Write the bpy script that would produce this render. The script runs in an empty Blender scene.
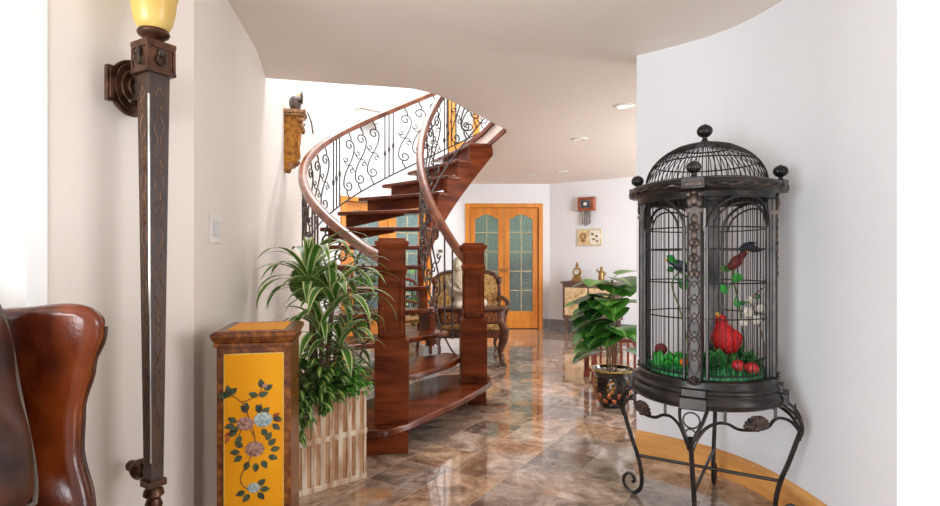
import bpy, bmesh, math, random
from mathutils import Vector, Matrix
random.seed(7)
S = bpy.context.scene
COL = S.collection
R = math.radians
PI = math.pi

# ------------------------------------------------------------------ camera, world, lights, exposure
cam_d = bpy.data.cameras.new('camera')
cam = bpy.data.objects.new('camera', cam_d)
COL.objects.link(cam)
cam.location = (0, 0, 1.2)
cam.rotation_euler = (R(90), 0, 0)
cam_d.sensor_width = 36
cam_d.lens = 36 * 550 / 940
cam_d.shift_y = 5 / 940
cam_d.clip_start = 0.02
S.camera = cam

W = bpy.data.worlds.new('sky'); S.world = W; W.use_nodes = True
bg = W.node_tree.nodes['Background']
bg.inputs[0].default_value = (0.90, 0.95, 1.0, 1)
bg.inputs[1].default_value = 0.55

def area(name, loc, target, sx, sy, power, color):
    d = bpy.data.lights.new(name, 'AREA'); d.shape = 'RECTANGLE'; d.size = sx; d.size_y = sy
    d.energy = power; d.color = color
    o = bpy.data.objects.new(name, d); COL.objects.link(o); o.location = loc
    o.rotation_euler = (Vector(target) - Vector(loc)).to_track_quat('-Z', 'Y').to_euler()
    return o
area('daylight_front_windows', (-2.5, -1.9, 1.0), (1.2, 3.0, 1.75), 2.6, 1.8, 125, (0.95, 0.97, 1))
area('fill_light_right', (3.38, 0.65, 1.4), (-1.0, 3.2, 1.3), 1.3, 1.6, 36, (0.95, 0.97, 1))  # added fill lamp from the right, evens out the left walls
area('daylight_stair_skylight', (-0.6, 6.3, 5.6), (-0.6, 6.3, 0), 3.0, 3.0, 190, (1, 1, 1))
area('daylight_hall_window', (4.0, 4.4, 1.5), (2.0, 8.4, 1.2), 2.0, 1.9, 116, (0.95, 0.97, 1))

vs = S.view_settings
vs.view_transform = 'Standard'; vs.look = 'None'; vs.gamma = 1.0; vs.use_curve_mapping = False
vs.exposure = 0.68

# ------------------------------------------------------------------ materials
def lin(c):
    c = c / 255.0
    return c / 12.92 if c <= 0.04045 else ((c + 0.055) / 1.055) ** 2.4
def rgb(r, g, b): return (lin(r), lin(g), lin(b), 1)
def sc(c, k): return (min(1, c[0] * k), min(1, c[1] * k), min(1, c[2] * k), 1)

def base_mat(name):
    m = bpy.data.materials.new(name); m.use_nodes = True
    nt = m.node_tree; b = nt.nodes['Principled BSDF']
    return m, nt, b
def noise_mat(name, c1, c2, rough=0.5, metal=0.0, scale=(8, 8, 8), detail=4, lo=0.35, hi=0.65, bump=0.0, spec=0.5, coat=0.0, c3=None, bscale=None):
    m, nt, b = base_mat(name)
    tc = nt.nodes.new('ShaderNodeTexCoord'); mp = nt.nodes.new('ShaderNodeMapping')
    mp.inputs['Scale'].default_value = scale
    nt.links.new(tc.outputs['Object'], mp.inputs[0])
    n = nt.nodes.new('ShaderNodeTexNoise'); n.inputs['Scale'].default_value = 1; n.inputs['Detail'].default_value = detail
    nt.links.new(mp.outputs[0], n.inputs['Vector'])
    r = nt.nodes.new('ShaderNodeValToRGB')
    r.color_ramp.elements[0].position = lo; r.color_ramp.elements[0].color = c1
    r.color_ramp.elements[1].position = hi; r.color_ramp.elements[1].color = c2
    if c3:
        e = r.color_ramp.elements.new((lo + hi) / 2); e.color = c3
    nt.links.new(n.outputs['Fac'], r.inputs[0]); nt.links.new(r.outputs[0], b.inputs['Base Color'])
    b.inputs['Roughness'].default_value = rough; b.inputs['Metallic'].default_value = metal
    b.inputs['Specular IOR Level'].default_value = spec; b.inputs['Coat Weight'].default_value = coat
    b.inputs['Coat Roughness'].default_value = 0.1
    if bump:
        bp = nt.nodes.new('ShaderNodeBump'); bp.inputs['Strength'].default_value = bump; bp.inputs['Distance'].default_value = 0.01
        if bscale:
            n2 = nt.nodes.new('ShaderNodeTexNoise'); n2.inputs['Scale'].default_value = bscale
            nt.links.new(tc.outputs['Object'], n2.inputs['Vector']); nt.links.new(n2.outputs['Fac'], bp.inputs['Height'])
        else:
            nt.links.new(n.outputs['Fac'], bp.inputs['Height'])
        nt.links.new(bp.outputs[0], b.inputs['Normal'])
    return m
def paint(name, c, rough=0.55): return noise_mat(name, sc(c, 0.985), c, rough, scale=(3, 3, 3), bump=0.02, bscale=120, spec=0.3)

def leaf_mat(name, dark, light, lo, hi, mid=None, rough=0.35):
    # stripe pattern across the blade, from the blade's own UV
    m, nt, b = base_mat(name)
    uv = nt.nodes.new('ShaderNodeUVMap'); sp = nt.nodes.new('ShaderNodeSeparateXYZ')
    nt.links.new(uv.outputs[0], sp.inputs[0])
    a = nt.nodes.new('ShaderNodeMath'); a.operation = 'SUBTRACT'; a.inputs[1].default_value = 0.5
    ab = nt.nodes.new('ShaderNodeMath'); ab.operation = 'ABSOLUTE'
    nt.links.new(sp.outputs[0], a.inputs[0]); nt.links.new(a.outputs[0], ab.inputs[0])
    r = nt.nodes.new('ShaderNodeValToRGB')
    r.color_ramp.elements[0].position = lo; r.color_ramp.elements[0].color = dark
    r.color_ramp.elements[1].position = hi; r.color_ramp.elements[1].color = light
    nt.links.new(ab.outputs[0], r.inputs[0])
    n = nt.nodes.new('ShaderNodeTexNoise'); n.inputs['Scale'].default_value = 9
    tc = nt.nodes.new('ShaderNodeTexCoord'); nt.links.new(tc.outputs['Object'], n.inputs['Vector'])
    mx = nt.nodes.new('ShaderNodeMix'); mx.data_type = 'RGBA'; mx.blend_type = 'MULTIPLY'; mx.inputs[0].default_value = 0.6
    nt.links.new(r.outputs[0], mx.inputs[6])
    r2 = nt.nodes.new('ShaderNodeValToRGB')
    r2.color_ramp.elements[0].position = 0.3; r2.color_ramp.elements[0].color = (0.45, 0.5, 0.45, 1)
    r2.color_ramp.elements[1].position = 0.65; r2.color_ramp.elements[1].color = (1.2, 1.2, 1.0, 1)
    nt.links.new(n.outputs['Fac'], r2.inputs[0]); nt.links.new(r2.outputs[0], mx.inputs[7])
    nt.links.new(mx.outputs[2], b.inputs['Base Color'])
    b.inputs['Roughness'].default_value = rough
    return m

M = {}
M['wall_white'] = paint('paint_white', rgb(232, 233, 236))
M['wall_warm_lit'] = paint('paint_warm_lit', rgb(232, 222, 213))  # warm tint of the light put into the wall colour
M['ceil'] = paint('paint_ceiling_warm_lit', rgb(240, 230, 220))  # ceiling colour carries the warm tint of the light too
M['trim_white'] = paint('paint_trim', rgb(246, 246, 244), 0.35)
M['cherry'] = noise_mat('cherry_wood', rgb(76, 32, 14), rgb(140, 68, 33), 0.42, scale=(3, 3, 14), lo=0.3, hi=0.7, spec=0.1)
M['cherry_tread'] = noise_mat('cherry_tread_wood', rgb(68, 27, 10), rgb(124, 57, 25), 0.22, scale=(2.5, 14, 2.5), coat=0.15, lo=0.3, hi=0.7, spec=0.4)
M['rail'] = noise_mat('handrail_wood', rgb(104, 56, 34), rgb(150, 88, 56), 0.25, scale=(6, 6, 6), coat=0.35)
M['oak'] = noise_mat('honey_oak', rgb(204, 138, 72), rgb(230, 170, 98), 0.36, scale=(2, 2, 18), coat=0.2)
M['oak_door'] = noise_mat('honey_oak_door', rgb(206, 122, 30), rgb(228, 146, 48), 0.35, scale=(14, 14, 1.6), coat=0.2)
M['iron'] = noise_mat('wrought_iron', rgb(62, 55, 51), rgb(100, 91, 84), 0.38, metal=0.7, scale=(30, 30, 30))
M['cage'] = noise_mat('dark_bronze', rgb(30, 29, 30), rgb(62, 56, 52), 0.33, metal=0.55, scale=(14, 14, 14), lo=0.35, hi=0.75)
M['copper'] = noise_mat('rubbed_copper', rgb(30, 27, 26), rgb(86, 70, 60), 0.42, metal=0.5, scale=(40, 40, 40), lo=0.3, hi=0.62)
M['lampwood'] = noise_mat('antique_dark_wood', rgb(34, 21, 15), rgb(76, 49, 34), 0.4, scale=(26, 26, 7), lo=0.3, hi=0.72, bump=0.1)
M['lampcarve'] = noise_mat('antique_gilt_carving', rgb(78, 50, 30), rgb(124, 86, 50), 0.5, metal=0.2, scale=(40, 40, 40))
M['lampbronze'] = noise_mat('lamp_bronze', rgb(46, 28, 20), rgb(104, 68, 48), 0.33, metal=0.6, scale=(25, 25, 25), lo=0.3, hi=0.7)
M['edge_glint'] = noise_mat('edge_glint_metal', rgb(150, 146, 140), rgb(190, 186, 180), 0.3, metal=0.9)
M['amber'] = noise_mat('amber_glass', rgb(214, 176, 92), rgb(228, 198, 122), 0.3, scale=(6, 6, 6))
M['burl'] = noise_mat('burl_wood', rgb(84, 40, 14), rgb(152, 88, 34), 0.25, scale=(38, 38, 38), lo=0.32, hi=0.68, spec=0.35, c3=rgb(112, 60, 22))
M['gold'] = noise_mat('gold_leaf', rgb(224, 142, 10), rgb(238, 164, 26), 0.5, metal=0.0, scale=(3, 3, 3), spec=0.15)
M['goldline'] = noise_mat('gold_line', rgb(214, 168, 72), rgb(236, 196, 100), 0.3, metal=0.4)
M['petal_pink'] = noise_mat('petal_pink', rgb(124, 76, 66), rgb(184, 146, 128), 0.5, scale=(90, 90, 90))
M['petal_blue'] = noise_mat('petal_pale_blue', rgb(118, 142, 146), rgb(190, 200, 192), 0.5, scale=(90, 90, 90))
M['petal_core'] = noise_mat('petal_core', rgb(140, 80, 60), rgb(196, 150, 110), 0.5, scale=(60, 60, 60))
M['art_leaf'] = noise_mat('painted_leaf', rgb(40, 50, 34), rgb(78, 90, 58), 0.5, scale=(50, 50, 50))
M['art_red'] = noise_mat('painted_red_leaf', rgb(130, 50, 20), rgb(176, 84, 36), 0.5, scale=(50, 50, 50))
M['art_stem'] = noise_mat('painted_stem', rgb(96, 62, 32), rgb(130, 86, 46), 0.5)
M['planter'] = noise_mat('whitewashed_wood', rgb(182, 138, 102), rgb(230, 212, 188), 0.6, scale=(26, 26, 5), lo=0.36, hi=0.6, bump=0.15)
M['planter_gap'] = noise_mat('planter_brown', rgb(160, 106, 64), rgb(212, 168, 126), 0.65, scale=(24, 24, 6))
M['soil'] = noise_mat('soil', rgb(66, 50, 38), rgb(120, 104, 88), 0.9, scale=(60, 60, 60), bump=0.6)
M['leaf_var'] = leaf_mat('variegated_leaf', rgb(74, 120, 46), rgb(206, 216, 150), 0.26, 0.36)
M['leaf_mid'] = leaf_mat('leaf_pale_centre', rgb(176, 192, 108), rgb(58, 104, 40), 0.08, 0.2)
M['leaf_green'] = leaf_mat('leaf_fresh_green', rgb(140, 172, 88), rgb(64, 124, 42), 0.03, 0.09)
M['leaf_dark'] = leaf_mat('leaf_dark_green', rgb(120, 150, 84), rgb(34, 84, 34), 0.02, 0.07, rough=0.22)
M['leaf_bright'] = leaf_mat('leaf_bright_green', rgb(150, 190, 100), rgb(84, 148, 52), 0.02, 0.08, rough=0.35)
M['moss'] = noise_mat('moss', rgb(44, 74, 22), rgb(112, 146, 58), 0.85, scale=(70, 70, 70), bump=0.5)
M['stem'] = noise_mat('stem_green', rgb(88, 104, 52), rgb(120, 128, 70), 0.6)
M['bark'] = noise_mat('bark', rgb(92, 70, 48), rgb(134, 106, 78), 0.8, scale=(20, 20, 4))
M['wing_leather'] = noise_mat('cognac_leather', rgb(46, 14, 5), rgb(136, 60, 18), 0.22, scale=(7, 7, 4), lo=0.32, hi=0.7, c3=rgb(84, 30, 9), coat=0.25, bump=0.05, bscale=160)
M['dark_leather'] = noise_mat('dark_brown_leather', rgb(40, 22, 16), rgb(84, 46, 32), 0.38, scale=(9, 9, 9), bump=0.3, bscale=14)
M['piping'] = noise_mat('piping_grey', rgb(84, 72, 64), rgb(120, 106, 96), 0.45)
M['wood_leg'] = noise_mat('chair_leg_wood', rgb(52, 26, 14), rgb(86, 46, 24), 0.35)
M['plastic'] = noise_mat('white_plastic', rgb(226, 224, 220), rgb(236, 234, 230), 0.35)
M['rocker'] = noise_mat('rocker_plastic', rgb(212, 212, 212), rgb(222, 222, 222), 0.3)
M['lacquer'] = noise_mat('black_lacquer', rgb(18, 14, 12), rgb(36, 26, 20), 0.12, coat=0.6)
M['pot_gold'] = noise_mat('pot_gold_pattern', rgb(120, 70, 22), rgb(206, 146, 60), 0.3, metal=0.4, scale=(60, 60, 60))
M['pot_orange'] = noise_mat('pot_orange_pattern', rgb(140, 60, 20), rgb(206, 112, 44), 0.3, metal=0.3, scale=(50, 50, 50))
M['redwood'] = noise_mat('reddish_wood', rgb(92, 36, 22), rgb(134, 62, 40), 0.35, scale=(4, 4, 12))
M['console_wood'] = noise_mat('grey_brown_wood', rgb(86, 64, 54), rgb(126, 98, 84), 0.4, scale=(5, 5, 12))
M['cream_inlay'] = noise_mat('cream_inlay', rgb(206, 170, 122), rgb(232, 206, 164), 0.45, scale=(12, 12, 12))
M['inlay_line'] = noise_mat('inlay_relief', rgb(168, 126, 84), rgb(200, 160, 112), 0.45, scale=(30, 30, 30))
M['brass'] = noise_mat('antique_brass', rgb(132, 100, 56), rgb(190, 152, 92), 0.35, metal=0.6, scale=(40, 40, 40))
M['dial'] = noise_mat('clock_dial', rgb(222, 216, 206), rgb(236, 232, 224), 0.4)
M['dial_dark'] = noise_mat('clock_dark_dial', rgb(50, 52, 60), rgb(90, 96, 110), 0.25)
M['clockwood'] = noise_mat('clock_wood', rgb(134, 66, 36), rgb(172, 92, 52), 0.3, scale=(6, 6, 18))
M['pewter'] = noise_mat('pewter', rgb(92, 84, 78), rgb(140, 130, 122), 0.35, metal=0.7)
M['pale_gold'] = noise_mat('pale_gold', rgb(206, 184, 132), rgb(236, 222, 180), 0.3, metal=0.3, scale=(14, 14, 14))
M['brocade'] = noise_mat('gold_brocade', rgb(132, 92, 44), rgb(190, 148, 84), 0.7, scale=(34, 34, 34), lo=0.42, hi=0.56)
M['carved_wood'] = noise_mat('carved_dark_wood', rgb(58, 30, 18), rgb(102, 58, 34), 0.32, scale=(10, 10, 10))
M['stone_cream'] = noise_mat('cream_stone', rgb(192, 174, 148), rgb(218, 204, 180), 0.6, scale=(10, 10, 10))
M['gilt'] = noise_mat('gilt_carving', rgb(112, 62, 14), rgb(206, 138, 44), 0.35, metal=0.3, scale=(26, 26, 26), lo=0.3, hi=0.62)
M['gilt_brown'] = noise_mat('gilt_brown', rgb(128, 84, 52), rgb(190, 148, 104), 0.45, scale=(30, 30, 30))
M['bird_grey'] = noise_mat('bird_grey', rgb(92, 84, 82), rgb(140, 130, 126), 0.6, scale=(30, 30, 30))
M['red_feather'] = noise_mat('red_feather', rgb(168, 10, 16), rgb(222, 34, 36), 0.65, scale=(60, 60, 60), bump=0.5)
M['beak'] = noise_mat('beak_yellow', rgb(220, 160, 40), rgb(238, 186, 70), 0.4)
M['black_feather'] = noise_mat('black_feather', rgb(22, 24, 34), rgb(52, 56, 72), 0.5, scale=(50, 50, 50))
M['green_feather'] = noise_mat('green_feather', rgb(40, 110, 60), rgb(110, 150, 60), 0.5, scale=(50, 50, 50))
M['fake_leaf'] = noise_mat('cloth_leaf', rgb(24, 84, 34), rgb(60, 140, 58), 0.5, scale=(20, 20, 20))
M['fake_leaf_bright'] = noise_mat('cloth_leaf_bright', rgb(30, 140, 46), rgb(70, 176, 70), 0.5, scale=(20, 20, 20))
M['grass'] = noise_mat('plastic_grass', rgb(14, 92, 54), rgb(52, 150, 84), 0.5, scale=(30, 30, 30))
M['red_fruit'] = noise_mat('red_fruit', rgb(176, 24, 30), rgb(226, 70, 66), 0.4, scale=(24, 24, 24))
M['dark_red'] = noise_mat('dark_red_cone', rgb(90, 24, 24), rgb(140, 50, 46), 0.6, scale=(60, 60, 60), bump=0.5)
M['orange'] = noise_mat('orange_petal', rgb(206, 84, 24), rgb(232, 130, 50), 0.5, scale=(40, 40, 40))
M['white_petal'] = noise_mat('white_petal', rgb(222, 210, 190), rgb(240, 236, 224), 0.6, scale=(40, 40, 40))
M['granite'] = noise_mat('granite', rgb(92, 90, 92), rgb(150, 148, 148), 0.25, scale=(60, 60, 60))
M['hedge'] = noise_mat('hedge', rgb(104, 140, 112), rgb(190, 214, 196), 0.9, scale=(7, 7, 7), bump=0.6)
M['gardenstone'] = noise_mat('garden_dark_stone', rgb(50, 58, 74), rgb(92, 102, 120), 0.8, scale=(5, 5, 5))
M['lightglass'] = noise_mat('downlight_lens', rgb(246, 238, 226), rgb(252, 246, 238), 0.4)

# glowing downlight lens
def glow(name, c, s):
    m, nt, b = base_mat(name)
    tc = nt.nodes.new('ShaderNodeTexCoord'); n = nt.nodes.new('ShaderNodeTexNoise'); n.inputs['Scale'].default_value = 20
    nt.links.new(tc.outputs['Object'], n.inputs['Vector'])
    mx = nt.nodes.new('ShaderNodeMix'); mx.data_type = 'RGBA'; mx.inputs[6].default_value = c; mx.inputs[7].default_value = sc(c, 0.95)
    nt.links.new(n.outputs['Fac'], mx.inputs[0])
    nt.links.new(mx.outputs[2], b.inputs['Base Color']); nt.links.new(mx.outputs[2], b.inputs['Emission Color'])
    b.inputs['Emission Strength'].default_value = s
    return m
M['lens_on'] = glow('downlight_lit_lens', (1, 0.86, 0.68, 1), 3.0)

def glass_mat(name, c, rough, trans):
    m, nt, b = base_mat(name)
    tc = nt.nodes.new('ShaderNodeTexCoord'); v = nt.nodes.new('ShaderNodeTexVoronoi'); v.inputs['Scale'].default_value = 38
    nt.links.new(tc.outputs['Object'], v.inputs['Vector'])
    r = nt.nodes.new('ShaderNodeValToRGB'); r.color_ramp.elements[0].color = sc(c, 0.5); r.color_ramp.elements[1].color = sc(c, 1.1)
    r.color_ramp.elements[1].position = 0.6
    nt.links.new(v.outputs['Distance'], r.inputs[0]); nt.links.new(r.outputs[0], b.inputs['Base Color'])
    bp = nt.nodes.new('ShaderNodeBump'); bp.inputs['Strength'].default_value = 0.5; bp.inputs['Distance'].default_value = 0.01
    nt.links.new(v.outputs['Distance'], bp.inputs['Height']); nt.links.new(bp.outputs[0], b.inputs['Normal'])
    b.inputs['Roughness'].default_value = rough; b.inputs['Transmission Weight'].default_value = trans
    b.inputs['IOR'].default_value = 1.3
    return m
M['frost'] = glass_mat('frosted_teal_glass', rgb(204, 222, 212), 0.3, 0.85)
M['frost_blue'] = glass_mat('frosted_blue_glass', rgb(214, 236, 240), 0.3, 0.85)
M['frost_white'] = glass_mat('frosted_white_glass', rgb(240, 240, 238), 0.4, 0.8)

# floor: square polished marble tiles laid on the diagonal
def floor_mat():
    m, nt, b = base_mat('marble_tiles')
    N = nt.nodes.new; L = nt.links.new
    tc = N('ShaderNodeTexCoord')
    mp = N('ShaderNodeMapping'); mp.vector_type = 'TEXTURE'
    mp.inputs['Location'].default_value = (0.157, 2.936, 0); mp.inputs['Rotation'].default_value = (0, 0, R(-31)); mp.inputs['Scale'].default_value = (0.32, 0.32, 1)
    L(tc.outputs['Object'], mp.inputs[0])
    fl = N('ShaderNodeVectorMath'); fl.operation = 'FLOOR'; L(mp.outputs[0], fl.inputs[0])
    fr = N('ShaderNodeVectorMath'); fr.operation = 'FRACTION'; L(mp.outputs[0], fr.inputs[0])
    wn = N('ShaderNodeTexWhiteNoise'); wn.noise_dimensions = '2D'; L(fl.outputs[0], wn.inputs['Vector'])
    # stone veining, shifted per tile
    ad = N('ShaderNodeVectorMath'); ad.operation = 'MULTIPLY_ADD'
    L(wn.outputs['Color'], ad.inputs[0]); ad.inputs[1].default_value = (40, 40, 40); L(tc.outputs['Object'], ad.inputs[2])
    n1 = N('ShaderNodeTexNoise'); n1.inputs['Scale'].default_value = 4.5; n1.inputs['Detail'].default_value = 8; n1.inputs['Roughness'].default_value = 0.62; n1.inputs['Distortion'].default_value = 1.2
    L(ad.outputs[0], n1.inputs['Vector'])
    n2 = N('ShaderNodeTexNoise'); n2.inputs['Scale'].default_value = 22; n2.inputs['Detail'].default_value = 6; n2.inputs['Roughness'].default_value = 0.7
    L(ad.outputs[0], n2.inputs['Vector'])
    r1 = N('ShaderNodeValToRGB'); cr = r1.color_ramp
    cr.elements[0].position = 0.2; cr.elements[0].color = rgb(94, 82, 75)
    cr.elements[1].position = 0.82; cr.elements[1].color = rgb(222, 206, 190)
    for p, c in ((0.40, rgb(138, 120, 108)), (0.50, rgb(172, 153, 139)), (0.60, rgb(198, 182, 168))):
        e = cr.elements.new(p); e.color = c
    L(n1.outputs['Fac'], r1.inputs[0])
    r2 = N('ShaderNodeValToRGB'); c2 = r2.color_ramp
    c2.elements[0].position = 0.3; c2.elements[0].color = (0.5, 0.46, 0.43, 1); c2.elements[1].position = 0.62; c2.elements[1].color = (1.1, 1.08, 1.06, 1)
    L(n2.outputs['Fac'], r2.inputs[0])
    m1 = N('ShaderNodeMix'); m1.data_type = 'RGBA'; m1.blend_type = 'MULTIPLY'; m1.inputs[0].default_value = 0.7
    L(r1.outputs[0], m1.inputs[6]); L(r2.outputs[0], m1.inputs[7])
    r3 = N('ShaderNodeValToRGB'); c3 = r3.color_ramp; c3.interpolation = 'CONSTANT'
    c3.elements[0].position = 0; c3.elements[0].color = (0.62, 0.58, 0.56, 1)
    c3.elements[1].position = 0.85; c3.elements[1].color = (1.25, 1.22, 1.2, 1)
    for p, c in ((0.18, (1.0, 0.95, 0.9, 1)), (0.36, (1.14, 0.95, 0.78, 1)), (0.52, (0.85, 0.84, 0.84, 1)), (0.68, (1.1, 1.0, 0.9, 1))):
        e = c3.elements.new(p); e.color = c
    L(wn.outputs['Value'], r3.inputs[0])
    m2 = N('ShaderNodeMix'); m2.data_type = 'RGBA'; m2.blend_type = 'MULTIPLY'; m2.inputs[0].default_value = 1.0
    L(m1.outputs[2], m2.inputs[6]); L(r3.outputs[0], m2.inputs[7])
    # rust-coloured blotches
    n3 = N('ShaderNodeTexNoise'); n3.inputs['Scale'].default_value = 2.6; n3.inputs['Detail'].default_value = 5; L(ad.outputs[0], n3.inputs['Vector'])
    r4 = N('ShaderNodeValToRGB'); r4.color_ramp.elements[0].position = 0.62; r4.color_ramp.elements[0].color = (0, 0, 0, 1); r4.color_ramp.elements[1].position = 0.74; r4.color_ramp.elements[1].color = (0.7, 0.7, 0.7, 1)
    L(n3.outputs['Fac'], r4.inputs[0])
    m3 = N('ShaderNodeMix'); m3.data_type = 'RGBA'; L(r4.outputs[0], m3.inputs[0]); L(m2.outputs[2], m3.inputs[6]); m3.inputs[7].default_value = rgb(206, 140, 70)
    # grout
    sp = N('ShaderNodeSeparateXYZ'); L(fr.outputs[0], sp.inputs[0])
    def edge(sock):
        a = N('ShaderNodeMath'); a.operation = 'SUBTRACT'; a.inputs[1].default_value = 0.5; L(sock, a.inputs[0])
        c = N('ShaderNodeMath'); c.operation = 'ABSOLUTE'; L(a.outputs[0], c.inputs[0])
        return c.outputs[0]
    mxm = N('ShaderNodeMath'); mxm.operation = 'MAXIMUM'; L(edge(sp.outputs[0]), mxm.inputs[0]); L(edge(sp.outputs[1]), mxm.inputs[1])
    gt = N('ShaderNodeMath'); gt.operation = 'GREATER_THAN'; gt.inputs[1].default_value = 0.493; L(mxm.outputs[0], gt.inputs[0])
    m4 = N('ShaderNodeMix'); m4.data_type = 'RGBA'; L(gt.outputs[0], m4.inputs[0]); L(m3.outputs[2], m4.inputs[6]); m4.inputs[7].default_value = rgb(196, 172, 150)
    L(m4.outputs[2], b.inputs['Base Color'])
    b.inputs['Roughness'].default_value = 0.08; b.inputs['Specular IOR Level'].default_value = 0.8; b.inputs['Coat Weight'].default_value = 0.5; b.inputs['Coat Roughness'].default_value = 0.04
    bp = N('ShaderNodeBump'); bp.inputs['Strength'].default_value = 0.03; bp.inputs['Distance'].default_value = 0.004
    L(n2.outputs['Fac'], bp.inputs['Height']); L(bp.outputs[0], b.inputs['Normal'])
    return m
M['floor'] = floor_mat()

# ------------------------------------------------------------------ mesh helpers
def V(*a): return Vector(a)
class MB:
    def __init__(self): self.v = []; self.f = []; self.uv = {}
    def add(self, vs, fs, mt=None, uvs=None):
        o = len(self.v)
        for i, p in enumerate(vs):
            p = Vector(p)
            if mt is not None: p = mt @ p
            self.v.append(p)
            if uvs: self.uv[o + i] = uvs[i]
        for f in fs: self.f.append([o + i for i in f])
        return self
    def box(self, x0, x1, y0, y1, z0, z1, mt=None):
        vs = [(x, y, z) for z in (z0, z1) for y in (y0, y1) for x in (x0, x1)]
        fs = [(0, 2, 3, 1), (4, 5, 7, 6), (0, 1, 5, 4), (2, 6, 7, 3), (0, 4, 6, 2), (1, 3, 7, 5)]
        return self.add(vs, fs, mt)
    def frustum(self, w0, d0, w1, d1, z0, z1, mt=None):
        vs = [(-w0, -d0, z0), (w0, -d0, z0), (-w0, d0, z0), (w0, d0, z0), (-w1, -d1, z1), (w1, -d1, z1), (-w1, d1, z1), (w1, d1, z1)]
        fs = [(0, 2, 3, 1), (4, 5, 7, 6), (0, 1, 5, 4), (2, 6, 7, 3), (0, 4, 6, 2), (1, 3, 7, 5)]
        return self.add(vs, fs, mt)
    def tube(self, pts, r, n=8, mt=None, closed=False, flat=None):
        pts = [Vector(p) for p in pts]; k = len(pts)
        rs = r if isinstance(r, (list, tuple)) else [r] * k
        T = []
        for i in range(k):
            if closed: t = pts[(i + 1) % k] - pts[i - 1]
            else: t = pts[min(i + 1, k - 1)] - pts[max(i - 1, 0)]
            T.append(t.normalized() if t.length > 1e-9 else Vector((0, 0, 1)))
        ref = Vector((0, 0, 1)) if abs(T[0].z) < 0.9 else Vector((1, 0, 0))
        u = (ref - T[0] * ref.dot(T[0])).normalized()
        vs = []
        for i in range(k):
            u = (u - T[i] * u.dot(T[i]))
            u = u.normalized() if u.length > 1e-9 else T[i].orthogonal().normalized()
            w = T[i].cross(u)
            for j in range(n):
                a = 2 * PI * j / n
                vs.append(pts[i] + (u * math.cos(a) * (flat or 1) + w * math.sin(a)) * rs[i])
        fs = []
        rng = k if closed else k - 1
        for i in range(rng):
            for j in range(n):
                a = i * n + j; b = i * n + (j + 1) % n; c = ((i + 1) % k) * n
                fs.append((a, b, c + (j + 1) % n, c + j))
        if not closed:
            fs.append(tuple(range(n - 1, -1, -1))); fs.append(tuple((k - 1) * n + j for j in range(n)))
        return self.add(vs, fs, mt)
    def lathe(self, prof, n=32, mt=None, flute=None, close=True):
        vs = []
        for (r, z) in prof:
            for j in range(n):
                a = 2 * PI * j / n
                q = r * (1 + (flute[1] * math.cos(flute[0] * a) if flute else 0))
                vs.append((q * math.cos(a), q * math.sin(a), z))
        fs = []
        k = len(prof)
        for i in range(k - 1):
            for j in range(n):
                fs.append((i * n + j, i * n + (j + 1) % n, (i + 1) * n + (j + 1) % n, (i + 1) * n + j))
        if close:
            fs.append(tuple(range(n - 1, -1, -1))); fs.append(tuple((k - 1) * n + j for j in range(n)))
        return self.add(vs, fs, mt)
    def ring(self, prof, n=48, mt=None):   # closed profile revolved
        k = len(prof); vs = []
        for (r, z) in prof:
            for j in range(n):
                a = 2 * PI * j / n; vs.append((r * math.cos(a), r * math.sin(a), z))
        fs = []
        for i in range(k):
            i2 = (i + 1) % k
            for j in range(n): fs.append((i * n + j, i * n + (j + 1) % n, i2 * n + (j + 1) % n, i2 * n + j))
        return self.add(vs, fs, mt)
    def ell(self, c, r, n=16, m=10, mt=None, rot=None):
        vs = []; rm = rot or Matrix.Identity(3); c = Vector(c)
        for i in range(m + 1):
            t = PI * i / m
            for j in range(n):
                a = 2 * PI * j / n
                vs.append(c + rm @ Vector((r[0] * math.sin(t) * math.cos(a), r[1] * math.sin(t) * math.sin(a), r[2] * math.cos(t))))
        fs = []
        for i in range(m):
            for j in range(n):
                q = (i * n + j, (i + 1) * n + j, (i + 1) * n + (j + 1) % n, i * n + (j + 1) % n)
                fs.append(q)
        return self.add(vs, fs, mt)
    def prism(self, poly, z0, z1, mt=None):
        k = len(poly)
        zs0 = z0 if isinstance(z0, (list, tuple)) else [z0] * k
        zs1 = z1 if isinstance(z1, (list, tuple)) else [z1] * k
        vs = [(p[0], p[1], zs0[i]) for i, p in enumerate(poly)] + [(p[0], p[1], zs1[i]) for i, p in enumerate(poly)]
        fs = [tuple(range(k - 1, -1, -1)), tuple(range(k, 2 * k))]
        for i in range(k): fs.append((i, (i + 1) % k, k + (i + 1) % k, k + i))
        return self.add(vs, fs, mt)
    def sweep(self, path, prof, up=(0, 0, 1), mt=None, closed_prof=True):   # profile (side, up) along path
        path = [Vector(p) for p in path]; k = len(path); n = len(prof); up = Vector(up); vs = []
        for i in range(k):
            t = (path[min(i + 1, k - 1)] - path[max(i - 1, 0)]).normalized()
            s = t.cross(up).normalized(); w = s.cross(t).normalized()
            for (a, b) in prof: vs.append(path[i] + s * a + w * b)
        fs = []
        for i in range(k - 1):
            for j in range(n if closed_prof else n - 1):
                a = i * n + j; b = i * n + (j + 1) % n
                fs.append((a, b, b + n, a + n))
        if closed_prof: fs.append(tuple(range(n - 1, -1, -1))); fs.append(tuple((k - 1) * n + j for j in range(n)))
        return self.add(vs, fs, mt)
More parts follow.
